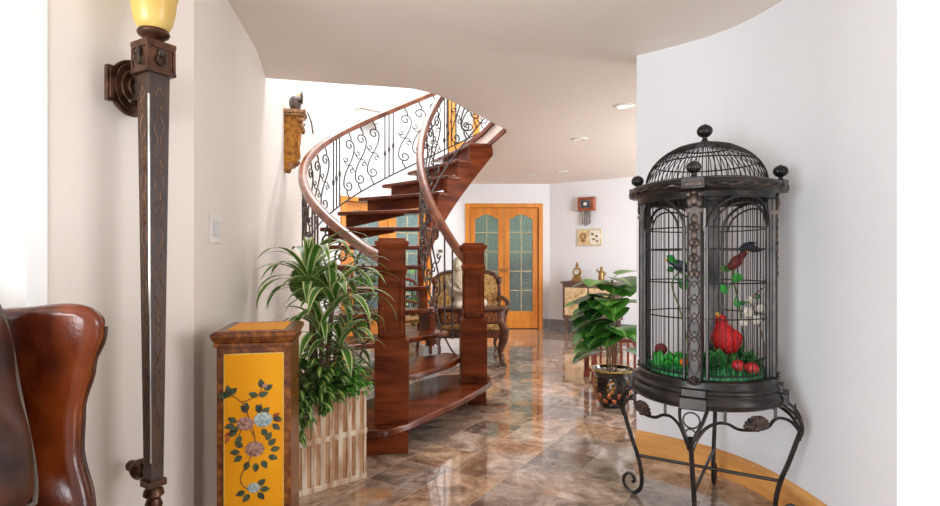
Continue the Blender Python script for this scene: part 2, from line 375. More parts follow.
    def blade(self, pts, widths, side, fold=0.15, mt=None):   # ribbon leaf with a fold, three verts across, uv across
        pts = [Vector(p) for p in pts]; k = len(pts); vs = []; uvs = []; fs = []
        side = Vector(side)
        for i in range(k):
            t = (pts[min(i + 1, k - 1)] - pts[max(i - 1, 0)])
            t = t.normalized() if t.length > 1e-9 else Vector((0, 0, 1))
            s = side - t * side.dot(t)
            s = s.normalized() if s.length > 1e-6 else t.orthogonal().normalized()
            nrm = s.cross(t)
            if nrm.z < 0: nrm = -nrm
            w = widths[i]
            for j, q in enumerate((-1, -0.5, 0, 0.5, 1)):
                vs.append(pts[i] + s * w * q + nrm * w * fold * abs(q)); uvs.append((0.5 + 0.5 * q, i / (k - 1)))
        for i in range(k - 1):
            for j in range(4): fs.append((i * 5 + j, i * 5 + j + 1, i * 5 + j + 6, i * 5 + j + 5))
        return self.add(vs, fs, mt, uvs)
    def build(self, name, mat, parent=None, smooth=True, bevel=0, subd=0, angle=35, thick=0):
        me = bpy.data.meshes.new(name)
        me.from_pydata([tuple(p) for p in self.v], [], self.f)
        if self.uv:
            l = me.uv_layers.new(name='UVMap')
            for lp in me.loops: l.data[lp.index].uv = self.uv.get(lp.vertex_index, (0.5, 0.5))
        bm = bmesh.new(); bm.from_mesh(me); bmesh.ops.recalc_face_normals(bm, faces=bm.faces)
        bm.to_mesh(me); bm.free()
        if smooth:
            for p in me.polygons: p.use_smooth = True
            if not subd: me.set_sharp_from_angle(angle=R(angle))
        me.materials.append(mat if not isinstance(mat, str) else M[mat])
        o = bpy.data.objects.new(name, me); COL.objects.link(o)
        if parent: o.parent = parent
        if thick:
            md = o.modifiers.new('thickness', 'SOLIDIFY'); md.thickness = thick; md.offset = 0
        if bevel:
            md = o.modifiers.new('bevel', 'BEVEL'); md.width = bevel; md.segments = 2; md.limit_method = 'ANGLE'; md.angle_limit = R(40)
        if subd:
            md = o.modifiers.new('subd', 'SUBSURF'); md.levels = subd; md.render_levels = subd
        return o
def tag(o, label=None, cat=None, group=None, kind=None):
    if label: o['label'] = label
    if cat: o['category'] = cat
    if group: o['group'] = group
    if kind: o['kind'] = kind
    return o
def thing(name, label, cat, loc=(0, 0, 0), rz=0, group=None, kind=None):
    o = bpy.data.objects.new(name, None); COL.objects.link(o); o.empty_display_size = 0.1
    o.location = loc; o.rotation_euler = (0, 0, rz)
    return tag(o, label, cat, group, kind)
def copy_tree(o, parent=None):
    c = o.copy(); COL.objects.link(c)
    if parent: c.parent = parent
    for ch in list(o.children): copy_tree(ch, c)
    return c
def TR(x, y, z, rz=0): return Matrix.Translation((x, y, z)) @ Matrix.Rotation(rz, 4, 'Z')
def catmull(P, per=6, closed=False):
    P = [Vector(p) for p in P]; out = []; n = len(P)
    for i in range(n if closed else n - 1):
        if closed: a, b, c, d = P[i - 1], P[i], P[(i + 1) % n], P[(i + 2) % n]
        else: a, b, c, d = P[max(i - 1, 0)], P[i], P[i + 1], P[min(i + 2, n - 1)]
        for s in range(per):
            t = s / per
            out.append(0.5 * ((2 * b) + (c - a) * t + (2 * a - 5 * b + 4 * c - d) * t * t + (3 * b - a - 3 * c + d) * t ** 3))
    if not closed: out.append(P[-1])
    return out

# ------------------------------------------------------------------ the setting
CEIL = 2.45; SLAB = 0.21; UP = 5.3
MB().box(-3.5, 6.2, -0.35, 9.6, -0.1, 0).build('floor', 'floor', smooth=False)
tag(bpy.data.objects['floor'], 'polished brown and grey marble tile floor', 'floor', kind='structure')

outline = [(-3.0, -1.2), (6.0, -1.2), (6.0, 9.45), (-0.35, 9.45), (-0.30, 8.2), (-0.12, 7.35), (0.152, 6.42), (0.356, 5.36), (0.13, 4.93), (-0.16, 4.36),
           (-0.264, 4.194), (-0.414, 4.065), (-0.65, 4.005), (-0.913, 3.955), (-1.42, 3.82), (-1.62, 3.78), (-3.0, 3.78)]
c_o = MB().prism(outline, CEIL, CEIL + SLAB).build('ceiling', 'ceil', smooth=False)
tag(c_o, 'plaster ceiling tinted by warm light, cut open around the spiral stair', 'ceiling', kind='structure')

def wall(name, front, back, z0, z1, mat, label):
    poly = list(front) + list(reversed(back))
    o = MB().prism(poly, z0, z1).build(name, mat, angle=25)
    return tag(o, label, 'wall', kind='structure')
def offset(path, d):
    P = [Vector((p[0], p[1])) for p in path]; out = []
    for i in range(len(P)):
        t = (P[min(i + 1, len(P) - 1)] - P[max(i - 1, 0)]).normalized()
        out.append((P[i].x - t.y * d, P[i].y + t.x * d))
    return out
# right wall: concave curve, then straight, then an outer corner turning to the right
ctrl = [(1.03, 3.40), (1.20, 3.25), (1.35, 3.095), (1.45, 2.92), (1.505, 2.73), (1.53, 2.52), (1.53, 2.3)]
rc = [(p.x, p.y) for p in catmull([(a, b, 0) for a, b in ctrl], 6)]
rfront = rc + [(1.53, 1.97)]
rpoly = rfront + [(3.4, 1.97), (3.4, 2.12), (1.70, 2.12), (1.70, 2.6), (1.62, 2.95), (1.50, 3.2), (1.30, 3.42), (1.13, 3.56)]
tag(MB().prism(rpoly, 0, CEIL).build('wall_right', 'wall_white', angle=25), 'white curved wall behind the bird cage', 'wall', kind='structure')
# unseen near right wall with an opening, added to block sky light
tag(MB().box(3.4, 3.55, -0.3, 0.0, 0, CEIL).box(3.4, 3.55, 1.3, 2.12, 0, CEIL).box(3.4, 3.55, 0.0, 1.3, 0, 0.6).box(3.4, 3.55, 0.0, 1.3, 2.2, CEIL).build('light_block_near_right', 'wall_white', smooth=False), 'unseen wall with an opening, added to block light from the right', 'wall', kind='structure')
tag(MB().box(0.9, 3.55, -2.6, -2.5, 0, CEIL).build('light_block_behind', 'wall_white', smooth=False), 'unseen wall added behind the viewpoint to block light', 'wall', kind='structure')  # unseen, added to keep light from behind right off the room
tag(MB().box(3.4, 3.55, -2.6, -0.3, 0, CEIL).build('light_block_behind_right', 'wall_white', smooth=False), 'unseen wall added to the right behind the viewpoint to block light', 'wall', kind='structure')  # closes the added light block on the right, unseen
# left wall (curving into the stairwell)
lc = [(-1.095, 2.18), (-1.175, 2.66), (-1.226, 2.97), (-1.296, 3.356), (-1.419, 3.82), (-1.62, 4.6), (-1.83, 5.4), (-2.02, 6.3), (-2.12, 7.2), (-2.16, 7.9)]
def on_left0(s): return (-1.095 - 0.51 * s, 2.18 - 0.86 * s)
lf = [(p.x, p.y) for p in catmull([(a, b, 0) for a, b in lc], 5)]
lf = [tuple(on_left0(0.498))] + lf
wall('wall_left', lf, offset(lf, 0.13), 0, CEIL, 'wall_warm_lit', 'white wall tinted by warm light, on the left with the torch lamp')
uf = [p for p in lf if p[1] >= 3.81]
wall('wall_left_upper', uf, offset(uf, 0.13), CEIL, UP, 'wall_warm_lit', 'upper part of the stairwell wall on the left')
# white casing and wall past it, far left
dl = Vector((-0.255, -0.43)).normalized()
def on_left(s, off=0.0): return (-1.095 + dl.x * s + 0.86 * off, 2.18 + dl.y * s - 0.51 * off)
a0, a1_, b1, b0 = on_left(0.497, -0.26), on_left(0.497, 0.004), on_left(0.552, 0.004), on_left(0.552, -0.26)
tag(MB().prism([a0, a1_, b1, b0], 0, CEIL).build('trim_1', 'trim_white', smooth=False), 'white painted casing at the left edge', 'trim', kind='structure')
wall('wall_near_left', [on_left(0.45, -0.28), on_left(1.6, -0.28)], [on_left(0.45, -0.4), on_left(1.6, -0.4)], 0, CEIL, 'wall_warm_lit', 'pale wall at the far left edge')

def planar_wall(name, A, B, pieces, mat, label, th=0.12):
    A = Vector(A); B = Vector(B); t = (B - A).normalized(); ang = math.atan2(t.y, t.x)
    mt = TR(A.x, A.y, 0, ang); mb = MB(); Lg = (B - A).length
    for (s0, s1, z0, z1) in pieces: mb.box(s0 if s0 is not None else 0, s1 if s1 is not None else Lg, 0, th, z0, z1, mt)
    return tag(mb.build(name, mat, smooth=False), label, 'wall', kind='structure'), mt
# back wall with the honey oak doors (runs left to right, thickness away from the camera)
bx = -0.60
dA, dB = -0.02 - bx, 1.17 - bx
uA, uB = -0.36 - bx, 0.16 - bx
planar_wall('wall_back', (bx, 9.3), (1.345, 9.3), [(0, dA, 0, 2.06), (dB, None, 0, 2.06), (0, None, 2.06, 2.66), (0, uA, 2.66, 4.7), (uB, None, 2.66, 4.7), (0, None, 4.7, UP)], 'wall_white', 'white wall around the oak french doors')
planar_wall('wall_back_right', (1.345, 9.3), (1.345 + 0.819 * 5.2, 9.3 - 0.574 * 5.2), [(0, None, 0, CEIL)], 'wall_white', 'white wall with the wall clock and console')
LW = math.hypot(1.56, 1.4)
sA, sB = 0.163 * LW + 0.06, 0.954 * LW - 0.06
planar_wall('wall_stair_back', (-2.16, 7.9), (-0.60, 9.3), [(0, sA, 0, 2.06), (sB, None, 0, 2.06), (0, None, 2.06, UP)], 'wall_white', 'white wall behind the staircase')
# baseboards
bb_path = [(p[0] - 0.0, p[1], 0) for p in rfront]
bb = MB().sweep(bb_path, [(0, 0), (0.022, 0), (0.022, 0.10), (0.017, 0.112), (0.017, 0.122), (0.010, 0.130), (0.006, 0.14), (0, 0.14)])
tag(bb.build('baseboard_right', 'oak', angle=30), 'tall honey oak baseboard along the curved wall', 'baseboard', kind='structure')
tag(MB().box(1.22, 1.345, 9.275, 9.3, 0, 0.17).box(0, 1.0, -0.025, 0, 0, 0.17, TR(1.345, 9.3, 0, math.atan2(-0.574, 0.819))).box(1.0, 4.8, -0.025, 0, 0, 0.17, TR(1.345, 9.3, 0, math.atan2(-0.574, 0.819))).build('baseboard_back', 'granite', smooth=False), 'grey granite baseboard at the far corner', 'baseboard', kind='structure')

# double french doors: local x along the wall, y into the wall, z up; origin at the floor in the middle
def french_doors(name, label, loc, rz, half, top, pane_w, z_lo, z_hi, glass, arched=True, casing=0.07):
    t = thing(name, label, 'door', loc, rz, kind='structure')
    fr = MB()
    for s in (-1, 1):
        x0, x1 = sorted((s * half, s * (half + casing)))
        fr.box(x0, x1, -0.03, 0.10, 0, top + casing)
    fr.box(-half, half, -0.03, 0.10, top, top + casing)
    fr.build('door_frame', 'oak_door', t, smooth=False, bevel=0.006)
    for s in (-1, 1):
        cx = s * half / 2; hw = half / 2 - 0.004; pw = pane_w / 2; off = cx
        lf_ = MB()
        lf_.box(cx - hw, cx - pw, 0.02, 0.06, 0.01, top - 0.005).box(cx + pw, cx + hw, 0.02, 0.06, 0.01, top - 0.005)
        lf_.box(cx - pw, cx + pw, 0.02, 0.06, 0.01, z_lo)
        arch = [(-pw, z_hi - (0.075 if arched else 0))]
        if arched:
            for k in range(0, 13):
                u = -1 + 2 * k / 12
                arch.append((u * pw, z_hi - 0.075 * (0.5 - 0.5 * math.cos(PI * abs(u) ** 1.1))))
        arch.append((pw, z_hi - (0.075 if arched else 0)))
        poly = arch + [(pw, top - 0.005), (-pw, top - 0.005)]
        mt = Matrix.Translation((cx, 0.06, 0)) @ Matrix.Rotation(R(90), 4, 'X')
        lf_.prism(poly, 0, 0.04, mt)
        leaf = lf_.build('door_leaf', 'oak_door', t, smooth=False, bevel=0.004)
        MB().box(cx - pw, cx + pw, 0.035, 0.045, z_lo, z_hi).build('pane', glass, leaf, smooth=False)
        mu = MB().box(cx - 0.006, cx + 0.006, 0.028, 0.034, z_lo, z_hi - 0.01)
        for k in range(1, 5):
            z = z_lo + (z_hi - z_lo) * k / 5 + 0.02
            mu.box(cx - pw, cx + pw, 0.028, 0.034, z - 0.006, z + 0.006)
        mu.build('muntin', 'pale_gold', leaf, smooth=False)
        hx = cx - s * (hw - 0.04)
        h = MB().box(hx - 0.014, hx + 0.014, 0.012, 0.02, 0.95, 1.05).tube([(hx, 0.02, 1.0), (hx, -0.03, 1.0), (hx - s * 0.06, -0.034, 0.998)], 0.007, 8)
        h.build('door_handle', 'brass', leaf)
    return t
french_doors('door_1', 'honey oak double doors with arched frosted panes on the back wall', (0.575, 9.3, 0), 0, 0.585, 2.05, 0.39, 0.30, 1.94, 'frost')
tdir = math.atan2(1.4, 1.56)
mid = (sA + sB) / 2
french_doors('door_2', 'oak french doors with blue frosted panes behind the stair treads', (-2.16 + math.cos(tdir) * mid, 7.9 + math.sin(tdir) * mid, 0), tdir, (sB - sA) / 2, 2.05, 0.44, 0.25, 1.92, 'frost_blue', arched=False)
d3 = thing('door_3', 'oak framed glazed door on the upper landing', 'door', (-0.1, 9.3, 2.66), 0, kind='structure')
MB().box(-0.26, -0.15, -0.03, 0.1, 0, 2.04).box(0.15, 0.26, -0.03, 0.1, 0, 2.04).box(-0.15, 0.15, -0.03, 0.1, 1.94, 2.04).box(-0.15, 0.15, 0.0, 0.05, 0, 0.5).build('door_frame', 'oak_door', d3, smooth=False, bevel=0.005)
MB().box(-0.15, 0.15, 0.02, 0.03, 0.5, 1.94).build('pane', 'frost_white', d3, smooth=False)

# landing edge trim of the upper floor
ed0 = Vector((0.356, 5.36, 0)); ed1 = Vector((-0.12, 7.35, 0))
tr = MB()
edge_pts = [Vector((0.352, 5.37, 0)), Vector((0.150, 6.42, 0)), Vector((-0.12, 7.35, 0))]
for z0, z1, o in ((CEIL - 0.025, CEIL + 0.025, 0.02), (CEIL + SLAB - 0.04, CEIL + SLAB + 0.01, 0.03)):
    tr.sweep([p + Vector((0, 0, z0)) for p in edge_pts], [(-o, 0), (0.0, 0), (0.0, z1 - z0), (-o, z1 - z0)])
tag(tr.build('trim_2', 'cherry', smooth=False), 'dark wood trim along the landing edge', 'trim', kind='structure')

# stairwell ledge
tag(MB().box(-0.17, 0.17, -0.12, 0.0, 3.26, 3.44, TR(-1.59, 8.41, 0, tdir)).box(-0.19, 0.19, -0.14, 0.0, 3.44, 3.47, TR(-1.59, 8.41, 0, tdir)).build('trim_3', 'wall_warm_lit', smooth=False, bevel=0.004), 'cream plaster ledge high on the stairwell wall', 'trim', kind='structure')

# garden and an added dark block seen through the frosted panes
def lumpy(name, x0, x1, y, z0, z1, mat, label):
    mb = MB(); nx = 40; nz = 20; vs = []; fs = []
    for i in range(nx + 1):
        for j in range(nz + 1):
            u = i / nx; v = j / nz
            vs.append((x0 + (x1 - x0) * u, y + 0.18 * math.sin(u * 31 + v * 9) * math.sin(v * 17 + u * 5) + 0.5 * v * v, z0 + (z1 - z0) * v))
    for i in range(nx):
        for j in range(nz): fs.append((i * (nz + 1) + j, (i + 1) * (nz + 1) + j, (i + 1) * (nz + 1) + j + 1, i * (nz + 1) + j + 1))
    # back face, so that it has depth
    mb.add(vs, fs); mb.box(x0, x1, y + 0.6, y + 1.1, z0, z1)
    return tag(mb.build(name, mat), label, 'hedge', kind='structure')
lumpy('garden_hedge', -5.0, 3.2, 11.4, 0, 3.0, 'hedge', 'garden hedge beyond the frosted door panes')
tag(MB().box(-5.2, 3.4, 10.9, 11.1, -0.1, 1.15).build('pane_dark_block', 'gardenstone', smooth=False), 'dark block added beyond the door panes to darken their lower half', 'backdrop', kind='structure')  # added block that gives the panes their dark lower half
tag(MB().box(-6, 4, 9.65, 13.5, -0.2, -0.05).build('ground_garden', 'gardenstone', smooth=False), 'paved ground outside the glass doors', 'ground', kind='structure')

# ------------------------------------------------------------------ the spiral staircase (local origin on the floor at the helix centre)
CX, CY = 0.295, 5.317
A1, DA, H = 19.13, 11.39, 0.189
RI, RO = 0.75, 1.85
def hp(r, a, z=0.0): return Vector((-r * math.sin(R(a)), -r * math.cos(R(a)), z))
def zl(a): return H * (1 + (a - A1) / DA)
stair = thing('spiral_staircase', 'dark cherry wood spiral staircase with wrought iron scroll balustrades', 'staircase', (CX, CY, 0))
N1 = Vector((-0.49 - CX, 3.45 - CY, 0)); N2 = Vector((0.025 - CX, 4.55 - CY, 0))
td = (N2 - N1).normalized(); pd = Vector((td.y, -td.x, 0))
TT = 0.042
# tread 1: wide bullnose between the newels
c1 = [(-0.24, -0.06), (-0.245, 0.02), (-0.20, 0.09), (-0.06, 0.135), (0.2, 0.165), (0.6, 0.185), (1.0, 0.18), (1.25, 0.15), (1.40, 0.08), (1.45, -0.03), (1.40, -0.18), (1.2, -0.36), (0.6, -0.42), (-0.05, -0.42), (-0.2, -0.3)]
cp = catmull([(a, b, 0) for a, b in c1], 5, closed=True)
poly1 = [N1 + td * p.x + pd * p.y for p in cp]
MB().prism([(p.x, p.y) for p in poly1], H - TT - 0.005, H).build('tread', 'cherry_tread', stair, bevel=0.012, angle=30)
for k in range(2, 14):
    a = A1 + DA * (k - 1); b = a + DA + (2.2 if k < 13 else 9.0); z = H * k
    bul = {2: 0.14, 3: 0.07, 4: 0.03}.get(k, 0.0)
    ri, ro = RI - 0.03, RO
    nose = []
    for i in range(17):
        s = i / 16; r = ri + (ro - ri) * s
        p = hp(r, a); tang = Vector((math.cos(R(a)), -math.sin(R(a)), 0))   # against the climb
        q = p + tang * bul * (1 - (2 * s - 1) ** 2) ** 0.75
        nose.append((q.x, q.y))
    back = [(hp(ro, a + (b - a) * i / 5).x, hp(ro, a + (b - a) * i / 5).y) for i in range(1, 6)]
    back += [(hp(ri, b + (a - b) * i / 4).x, hp(ri, b + (a - b) * i / 4).y) for i in range(0, 4)]
    MB().prism(nose + back, z - TT, z).build('tread', 'cherry_tread', stair, bevel=0.01, angle=30)
# tapered brackets carrying the upper treads
for k in range(8, 14):
    a = A1 + DA * (k - 1) + 3.5; z = H * k - TT
    r0, r1 = RI + (0.10 if k > 9 else 0.35), RO - 0.04
    q0, q1, q2, q3 = hp(r0, a), hp(r1, a), hp(r1, a + 1.6), hp(r0, a + 1.6 * 1.5)
    MB().prism([(q.x, q.y) for q in (q0, q1, q2, q3)], [z - (0.10 if k > 9 else 0.012)] + [z - 0.125] * 2 + [z - (0.10 if k > 9 else 0.012)], z).build('tread_bracket', 'cherry', stair, smooth=False)
# inner cut stringer
mb = MB()
for k in range(4, 14):
    a0_, a1s = A1 + DA * (k - 1) + (0.8), A1 + DA * k + (0.8 if k < 13 else 9.5)
    n = 4
    for i in range(n):
        s0 = a0_ + (a1s - a0_) * i / n; s1 = a0_ + (a1s - a0_) * (i + 1) / n
        top = H * k - TT
        zb0 = max(0.02, zl(s0) - 0.47); zb1 = max(0.02, zl(s1) - 0.47)
        if k == 4: zb0 = max(zb0, zl(s0) - 0.42); zb1 = max(zb1, zl(s1) - 0.44)
        P = [hp(RI, s0), hp(RI + 0.05, s0), hp(RI + 0.05, s1), hp(RI, s1)]
        mb.prism([(p.x, p.y) for p in P], [zb0, zb0, zb1, zb1], top)
mb.build('stringer', 'cherry', stair, smooth=False)
# white post carrying the lower end of the stringer
MB().box(-0.065, 0.065, -0.065, 0.065, 0, zl(59) - 0.43, TR(*hp(0.775, 59), R(20))).build('support_post', 'trim_white', stair, smooth=False)
# newel posts
def newel(P, rz, low):
    mt = TR(P.x, P.y, 0, rz); g = MB()
    b0, zt = 0.105, 1.325
    g.box(-b0, b0, -b0, b0, H, 0.69, mt)
    g.frustum(b0, b0, 0.083, 0.083, 0.69, 0.71, mt)
    core = 0.071
    g.box(-core, core, -core, core, 0.70, zt - 0.06, mt)
    # raised stiles leave a sunken panel on each face
    for q in range(4):
        m2 = mt @ Matrix.Rotation(q * PI / 2, 4, 'Z')
        g.box(-0.083, -0.050, -0.083, -0.070, 0.72, 1.10, m2).box(0.050, 0.083, -0.083, -0.070, 0.72, 1.10, m2)
        g.box(-0.050, 0.050, -0.083, -0.070, 0.71, 0.765, m2).box(-0.050, 0.050, -0.083, -0.070, 1.05, 1.10, m2)
        g.box(-0.083, 0.083, -0.083, -0.070, 1.10, 1.27, m2)
    n = g.build('newel_post', 'cherry', stair, smooth=False, bevel=0.004)
    MB().frustum(0.083, 0.083, 0.095, 0.095, 1.10, 1.125, mt).frustum(0.095, 0.095, 0.083, 0.083, 1.125, 1.15, mt).build('collar', 'cherry', n, smooth=False, bevel=0.003)
    MB().frustum(0.083, 0.083, 0.10, 0.10, zt - 0.07, zt - 0.045, mt).box(-0.104, 0.104, -0.104, 0.104, zt - 0.045, zt - 0.02, mt).frustum(0.086, 0.086, 0.082, 0.082, zt - 0.02, zt - 0.002, mt).build('post_cap', 'cherry', n, smooth=False, bevel=0.004)
    MB().tube([mt @ V(0, -0.078, 1.21), mt @ V(0, -0.086, 1.21)], 0.009, 12).build('plug', 'cherry', n)
    return n
ang_n = math.atan2(pd.y, pd.x) + PI / 2
newel(N1, R(8), True); newel(N2, R(6), False)
pl = MB()
pl.box(-0.19, 0.10, -0.09, 0.16, 0, H - TT - 0.004, TR(N1.x, N1.y, 0, R(8)))
pl.build('step_block', 'cherry', stair, smooth=False, bevel=0.003)
MB().box(-0.05, 0.10, -0.08, 0.10, 0, H - TT - 0.004, TR(N2.x, N2.y, 0, R(6))).build('step_block', 'cherry', stair, smooth=False, bevel=0.003)
# handrails: moulded section swept along the helix
RP = [(-0.036, -0.022), (-0.030, -0.03), (0.030, -0.03), (0.036, -0.022), (0.031, -0.006), (0.036, 0.010), (0.028, 0.026), (0.012, 0.033), (-0.012, 0.033), (-0.028, 0.026), (-0.036, 0.010), (-0.031, -0.006)]
HO, HI = 0.835, 0.885
ROr, RIr = 1.83, 0.775
def railpath(r, hh, a_from, a_to, start):
    pts = [Vector(p) for p in start]
    n = int((a_to - a_from) / 3)
    for i in range(n + 1):
        a = a_from + (a_to - a_from) * i / n
        pts.append(hp(r, a, zl(a) + hh))
    return pts
e1 = hp(ROr, 36, zl(36) + HO)
po = railpath(ROr, HO, 37, 196, [N1 + V(-0.03, 0.06, 1.185), (N1 + V(-0.03, 0.06, 1.185)) * 0.45 + e1 * 0.55 + V(0, 0, -0.012)])
pi_ = railpath(RIr, HI, 30, 196, [N2 + V(-0.05, 0.04, 1.175)])
for path in (po, pi_):
    sm = catmull(path, 2)
    MB().sweep(sm, RP).build('handrail', 'rail', stair, angle=50)
# balustrade ironwork
def scroll_pts(Hh, flip=1):
    c = (0.006, Hh * 0.80); P = []
    for i in range(26):
        th = R(430) * (1 - i / 25); r = 0.016 + (0.062 - 0.016) * i / 25
        P.append((c[0] + r * math.cos(th), c[1] + r * math.sin(th)))
    x0, z0 = P[-1]; Q = []
    for i in range(1, 13):
        t = i / 13; x = (1 - t) ** 3 * x0 + 3 * (1 - t) ** 2 * t * (x0 + 0.012) + 3 * (1 - t) * t * t * (-x0 - 0.012) + t ** 3 * -x0
        zz0 = z0; zz1 = Hh - z0
        z = (1 - t) ** 3 * zz0 + 3 * (1 - t) ** 2 * t * (zz0 - 0.16) + 3 * (1 - t) * t * t * (zz1 + 0.16) + t ** 3 * zz1
        Q.append((x, z))
    Rv = [(-x, Hh - z) for x, z in reversed(P)]
    main = P + Q + Rv
    def curl(cx, cz, s):
        return [(cx + s * (0.008 + 0.026 * i / 15) * math.cos(R(330) * (1 - i / 15)), cz + (0.008 + 0.026 * i / 15) * math.sin(R(330) * (1 - i / 15))) for i in range(16)]
    c2 = curl(0.040, Hh * 0.42, 1) + [(0.06, Hh * 0.46), (0.035, Hh * 0.50), (0.002, Hh * 0.50)]
    c3 = [(-x, Hh - z) for x, z in c2]
    st = [(c[0] + 0.02, c[1] + 0.052), (c[0] + 0.022, Hh * 0.91), (0.0, Hh * 0.97), (0.0, Hh)]
    sb = [(-x, Hh - z) for x, z in st]
    return [main, c2, c3, st, sb]
def put(a, r, hh, kind, k=1.0):
    zb = zl(a) + 0.055; zt = zl(a) + hh - 0.028; Hh = zt - zb
    o = hp(r, a, zb); tx = Vector((-math.cos(R(a)), math.sin(R(a)), 0))
    slope = H / (R(DA) * r)
    def P(x, z):
        x = x * k; return o + tx * x + Vector((0, 0, z))
    mb = MB()
    if kind == 'scroll':
        for i, ln in enumerate(scroll_pts(Hh)): mb.tube([P(x, z) for x, z in ln], 0.0078 if i in (0, 3, 4) else 0.0062, 6)
        mb.build('scroll_baluster', 'iron', stair)
    else:
        mb.tube([P(0, 0), P(0, Hh)], 0.0075, 6)
        b = mb.build('baluster', 'iron', stair)
        zk = Hh * (0.40 + 0.03 * kind)
        MB().lathe([(0.008, -0.03), (0.015, -0.022), (0.011, -0.012), (0.02, 0), (0.011, 0.012), (0.015, 0.022), (0.008, 0.03)], 10, Matrix.Translation(P(0, zk))).build('knuckle', 'iron', b)
for c in (28, 55, 82, 109, 136, 163):
    for i, d in enumerate((-1.9, 0, 1.9)):
        if c + d > 24: put(c + d, ROr, HO, i)
    for d in (7.2, 13.4, 19.6):
        if c + d < 190: put(c + d, ROr, HO, 'scroll', 1.3)
for a in (35, 41.5): put(a, RIr, HI, int(a) % 2)
aa = 50.0; i = 0
while aa < 186:
    if i % 5 == 4: put(aa, RIr, HI, 0); put(aa + 4, RIr, HI, 1); aa += 12.5
    else: put(aa, RIr, HI, 'scroll', 0.9); aa += 8.8
    i += 1
# foot rails under the ironwork, and the flat iron that sweeps down to the first tread
for r, a_s in ((ROr, 26), (RIr, 52)):
    pts = [hp(r, a, zl(a) + 0.055) for a in [a_s + (190 - a_s) * i / 60 for i in range(61)]]
    if r == RIr: pts = [hp(r, a, z) for a, z in ((24, H + 0.02), (29, 0.33), (36, 0.42), (44, 0.56), )] + pts
    MB().tube(pts, 0.009, 6).build('foot_rail', 'iron', stair)

# ------------------------------------------------------------------ torch wall lamp (local: +x out of the wall's normal frame)
# wall normal (0.86,-0.51): local +y = away from the wall
ln = Vector((0.86, -0.51, 0)); wp = Vector((-1.184, 1.922, 0))
lamp_rz = math.atan2(ln.y, ln.x) - PI / 2
lamp = thing('wall_torchiere', 'tall dark torch lamp with amber glass bowl fixed to the wall', 'lamp', (wp.x, wp.y, 0.3), lamp_rz)
AX = 0.138; Z0 = 0.3
def L(z): return z - Z0
mt = TR(0, AX, 0)
g = MB().frustum(0.022, 0.022, 0.036, 0.036, L(0.44), L(1.82), mt)
col_ = g.build('column', 'lampwood', lamp, smooth=False, bevel=0.003)
cv = MB()
for face in range(4):
    m2 = mt @ Matrix.Rotation(face * PI / 2, 4, 'Z')
    for s in (-1, 1):
        pts = []
        for k in range(140):
            f = k / 139; z = L(0.50 + 1.27 * f); hw = 0.022 + 0.014 * (z - L(0.455)) / 1.365
            cyc = (f * 7) % 1.0
            w = hw * (0.46 * abs(math.sin(PI * cyc * 2)) if cyc < 0.5 else 0.10 + 0.30 * (0.5 + 0.5 * math.sin(f * 7 * 2 * PI * 6)))
            pts.append(V(s * max(w, 0.001), -hw - 0.0002, z))
        cv.tube(pts, 0.0019, 4, m2)
cv.build('carving', 'lampcarve', col_, smooth=False)
MB().tube([V(0.036, AX + 0.036, L(1.74)), V(0.0235, AX + 0.0235, L(0.52))], 0.0035, 6).build('edge_glint_strip', 'edge_glint', col_)  # pale strip standing in for the reflection along the column edge
cap = MB().frustum(0.045, 0.045, 0.045, 0.045, L(1.82), L(1.905), mt).frustum(0.050, 0.050, 0.050, 0.050, L(1.905), L(1.92), mt).frustum(0.050, 0.050, 0.050, 0.050, L(1.812), L(1.822), mt)
for q in range(4):
    m2 = mt @ Matrix.Rotation(q * PI / 2, 4, 'Z')
    cap.box(-0.048, -0.038, -0.049, -0.043, L(1.82), L(1.91), m2).box(0.038, 0.048, -0.049, -0.043, L(1.82), L(1.91), m2).box(-0.04, 0.04, -0.049, -0.043, L(1.82), L(1.832), m2).box(-0.04, 0.04, -0.049, -0.043, L(1.896), L(1.91), m2)
capo = cap.build('capital', 'lampbronze', lamp, smooth=False, bevel=0.002)
for q in range(4):
    m2 = mt @ Matrix.Rotation(q * PI / 2, 4, 'Z')
    rg = MB().ell((0, -0.05, L(1.88)), (0.013, 0.008, 0.016), 10, 8, m2)
    rg.tube([V(0.016 * math.sin(R(a)), -0.055 - 0.004 * math.cos(R(a)), L(1.858) + 0.018 * math.cos(R(a))) for a in range(0, 360, 20)], 0.0032, 6, m2, closed=True)
    rg.build('ring_handle', 'copper', capo)
MB().lathe([(0.045, L(1.92)), (0.036, L(1.926)), (0.030, L(1.936)), (0.046, L(1.946)), (0.050, L(1.955)), (0.046, L(1.964)), (0.03, L(1.97))], 28, mt).build('shade_holder', 'lampbronze', lamp)
sh = []
for r, z in ((0.035, 1.962), (0.046, 1.968), (0.058, 1.99), (0.066, 2.03), (0.071, 2.07), (0.085, 2.12), (0.112, 2.165), (0.135, 2.19), (0.131, 2.192), (0.106, 2.166), (0.08, 2.122), (0.066, 2.072), (0.06, 2.03), (0.05, 1.99), (0.035, 1.972)): sh.append((r, L(z)))
MB().lathe(sh, 36, mt, close=False).build('glass_shade', 'amber', lamp)
g = MB().box(-0.029, 0.029, AX - 0.029, AX + 0.029, L(0.435), L(0.457)).lathe([(0.006, L(0.33)), (0.02, L(0.345)), (0.028, L(0.37)), (0.02, L(0.392)), (0.033, L(0.405)), (0.03, L(0.42)), (0.018, L(0.435))], 20, mt)
g.build('foot_finial', 'lampbronze', lamp, angle=40)
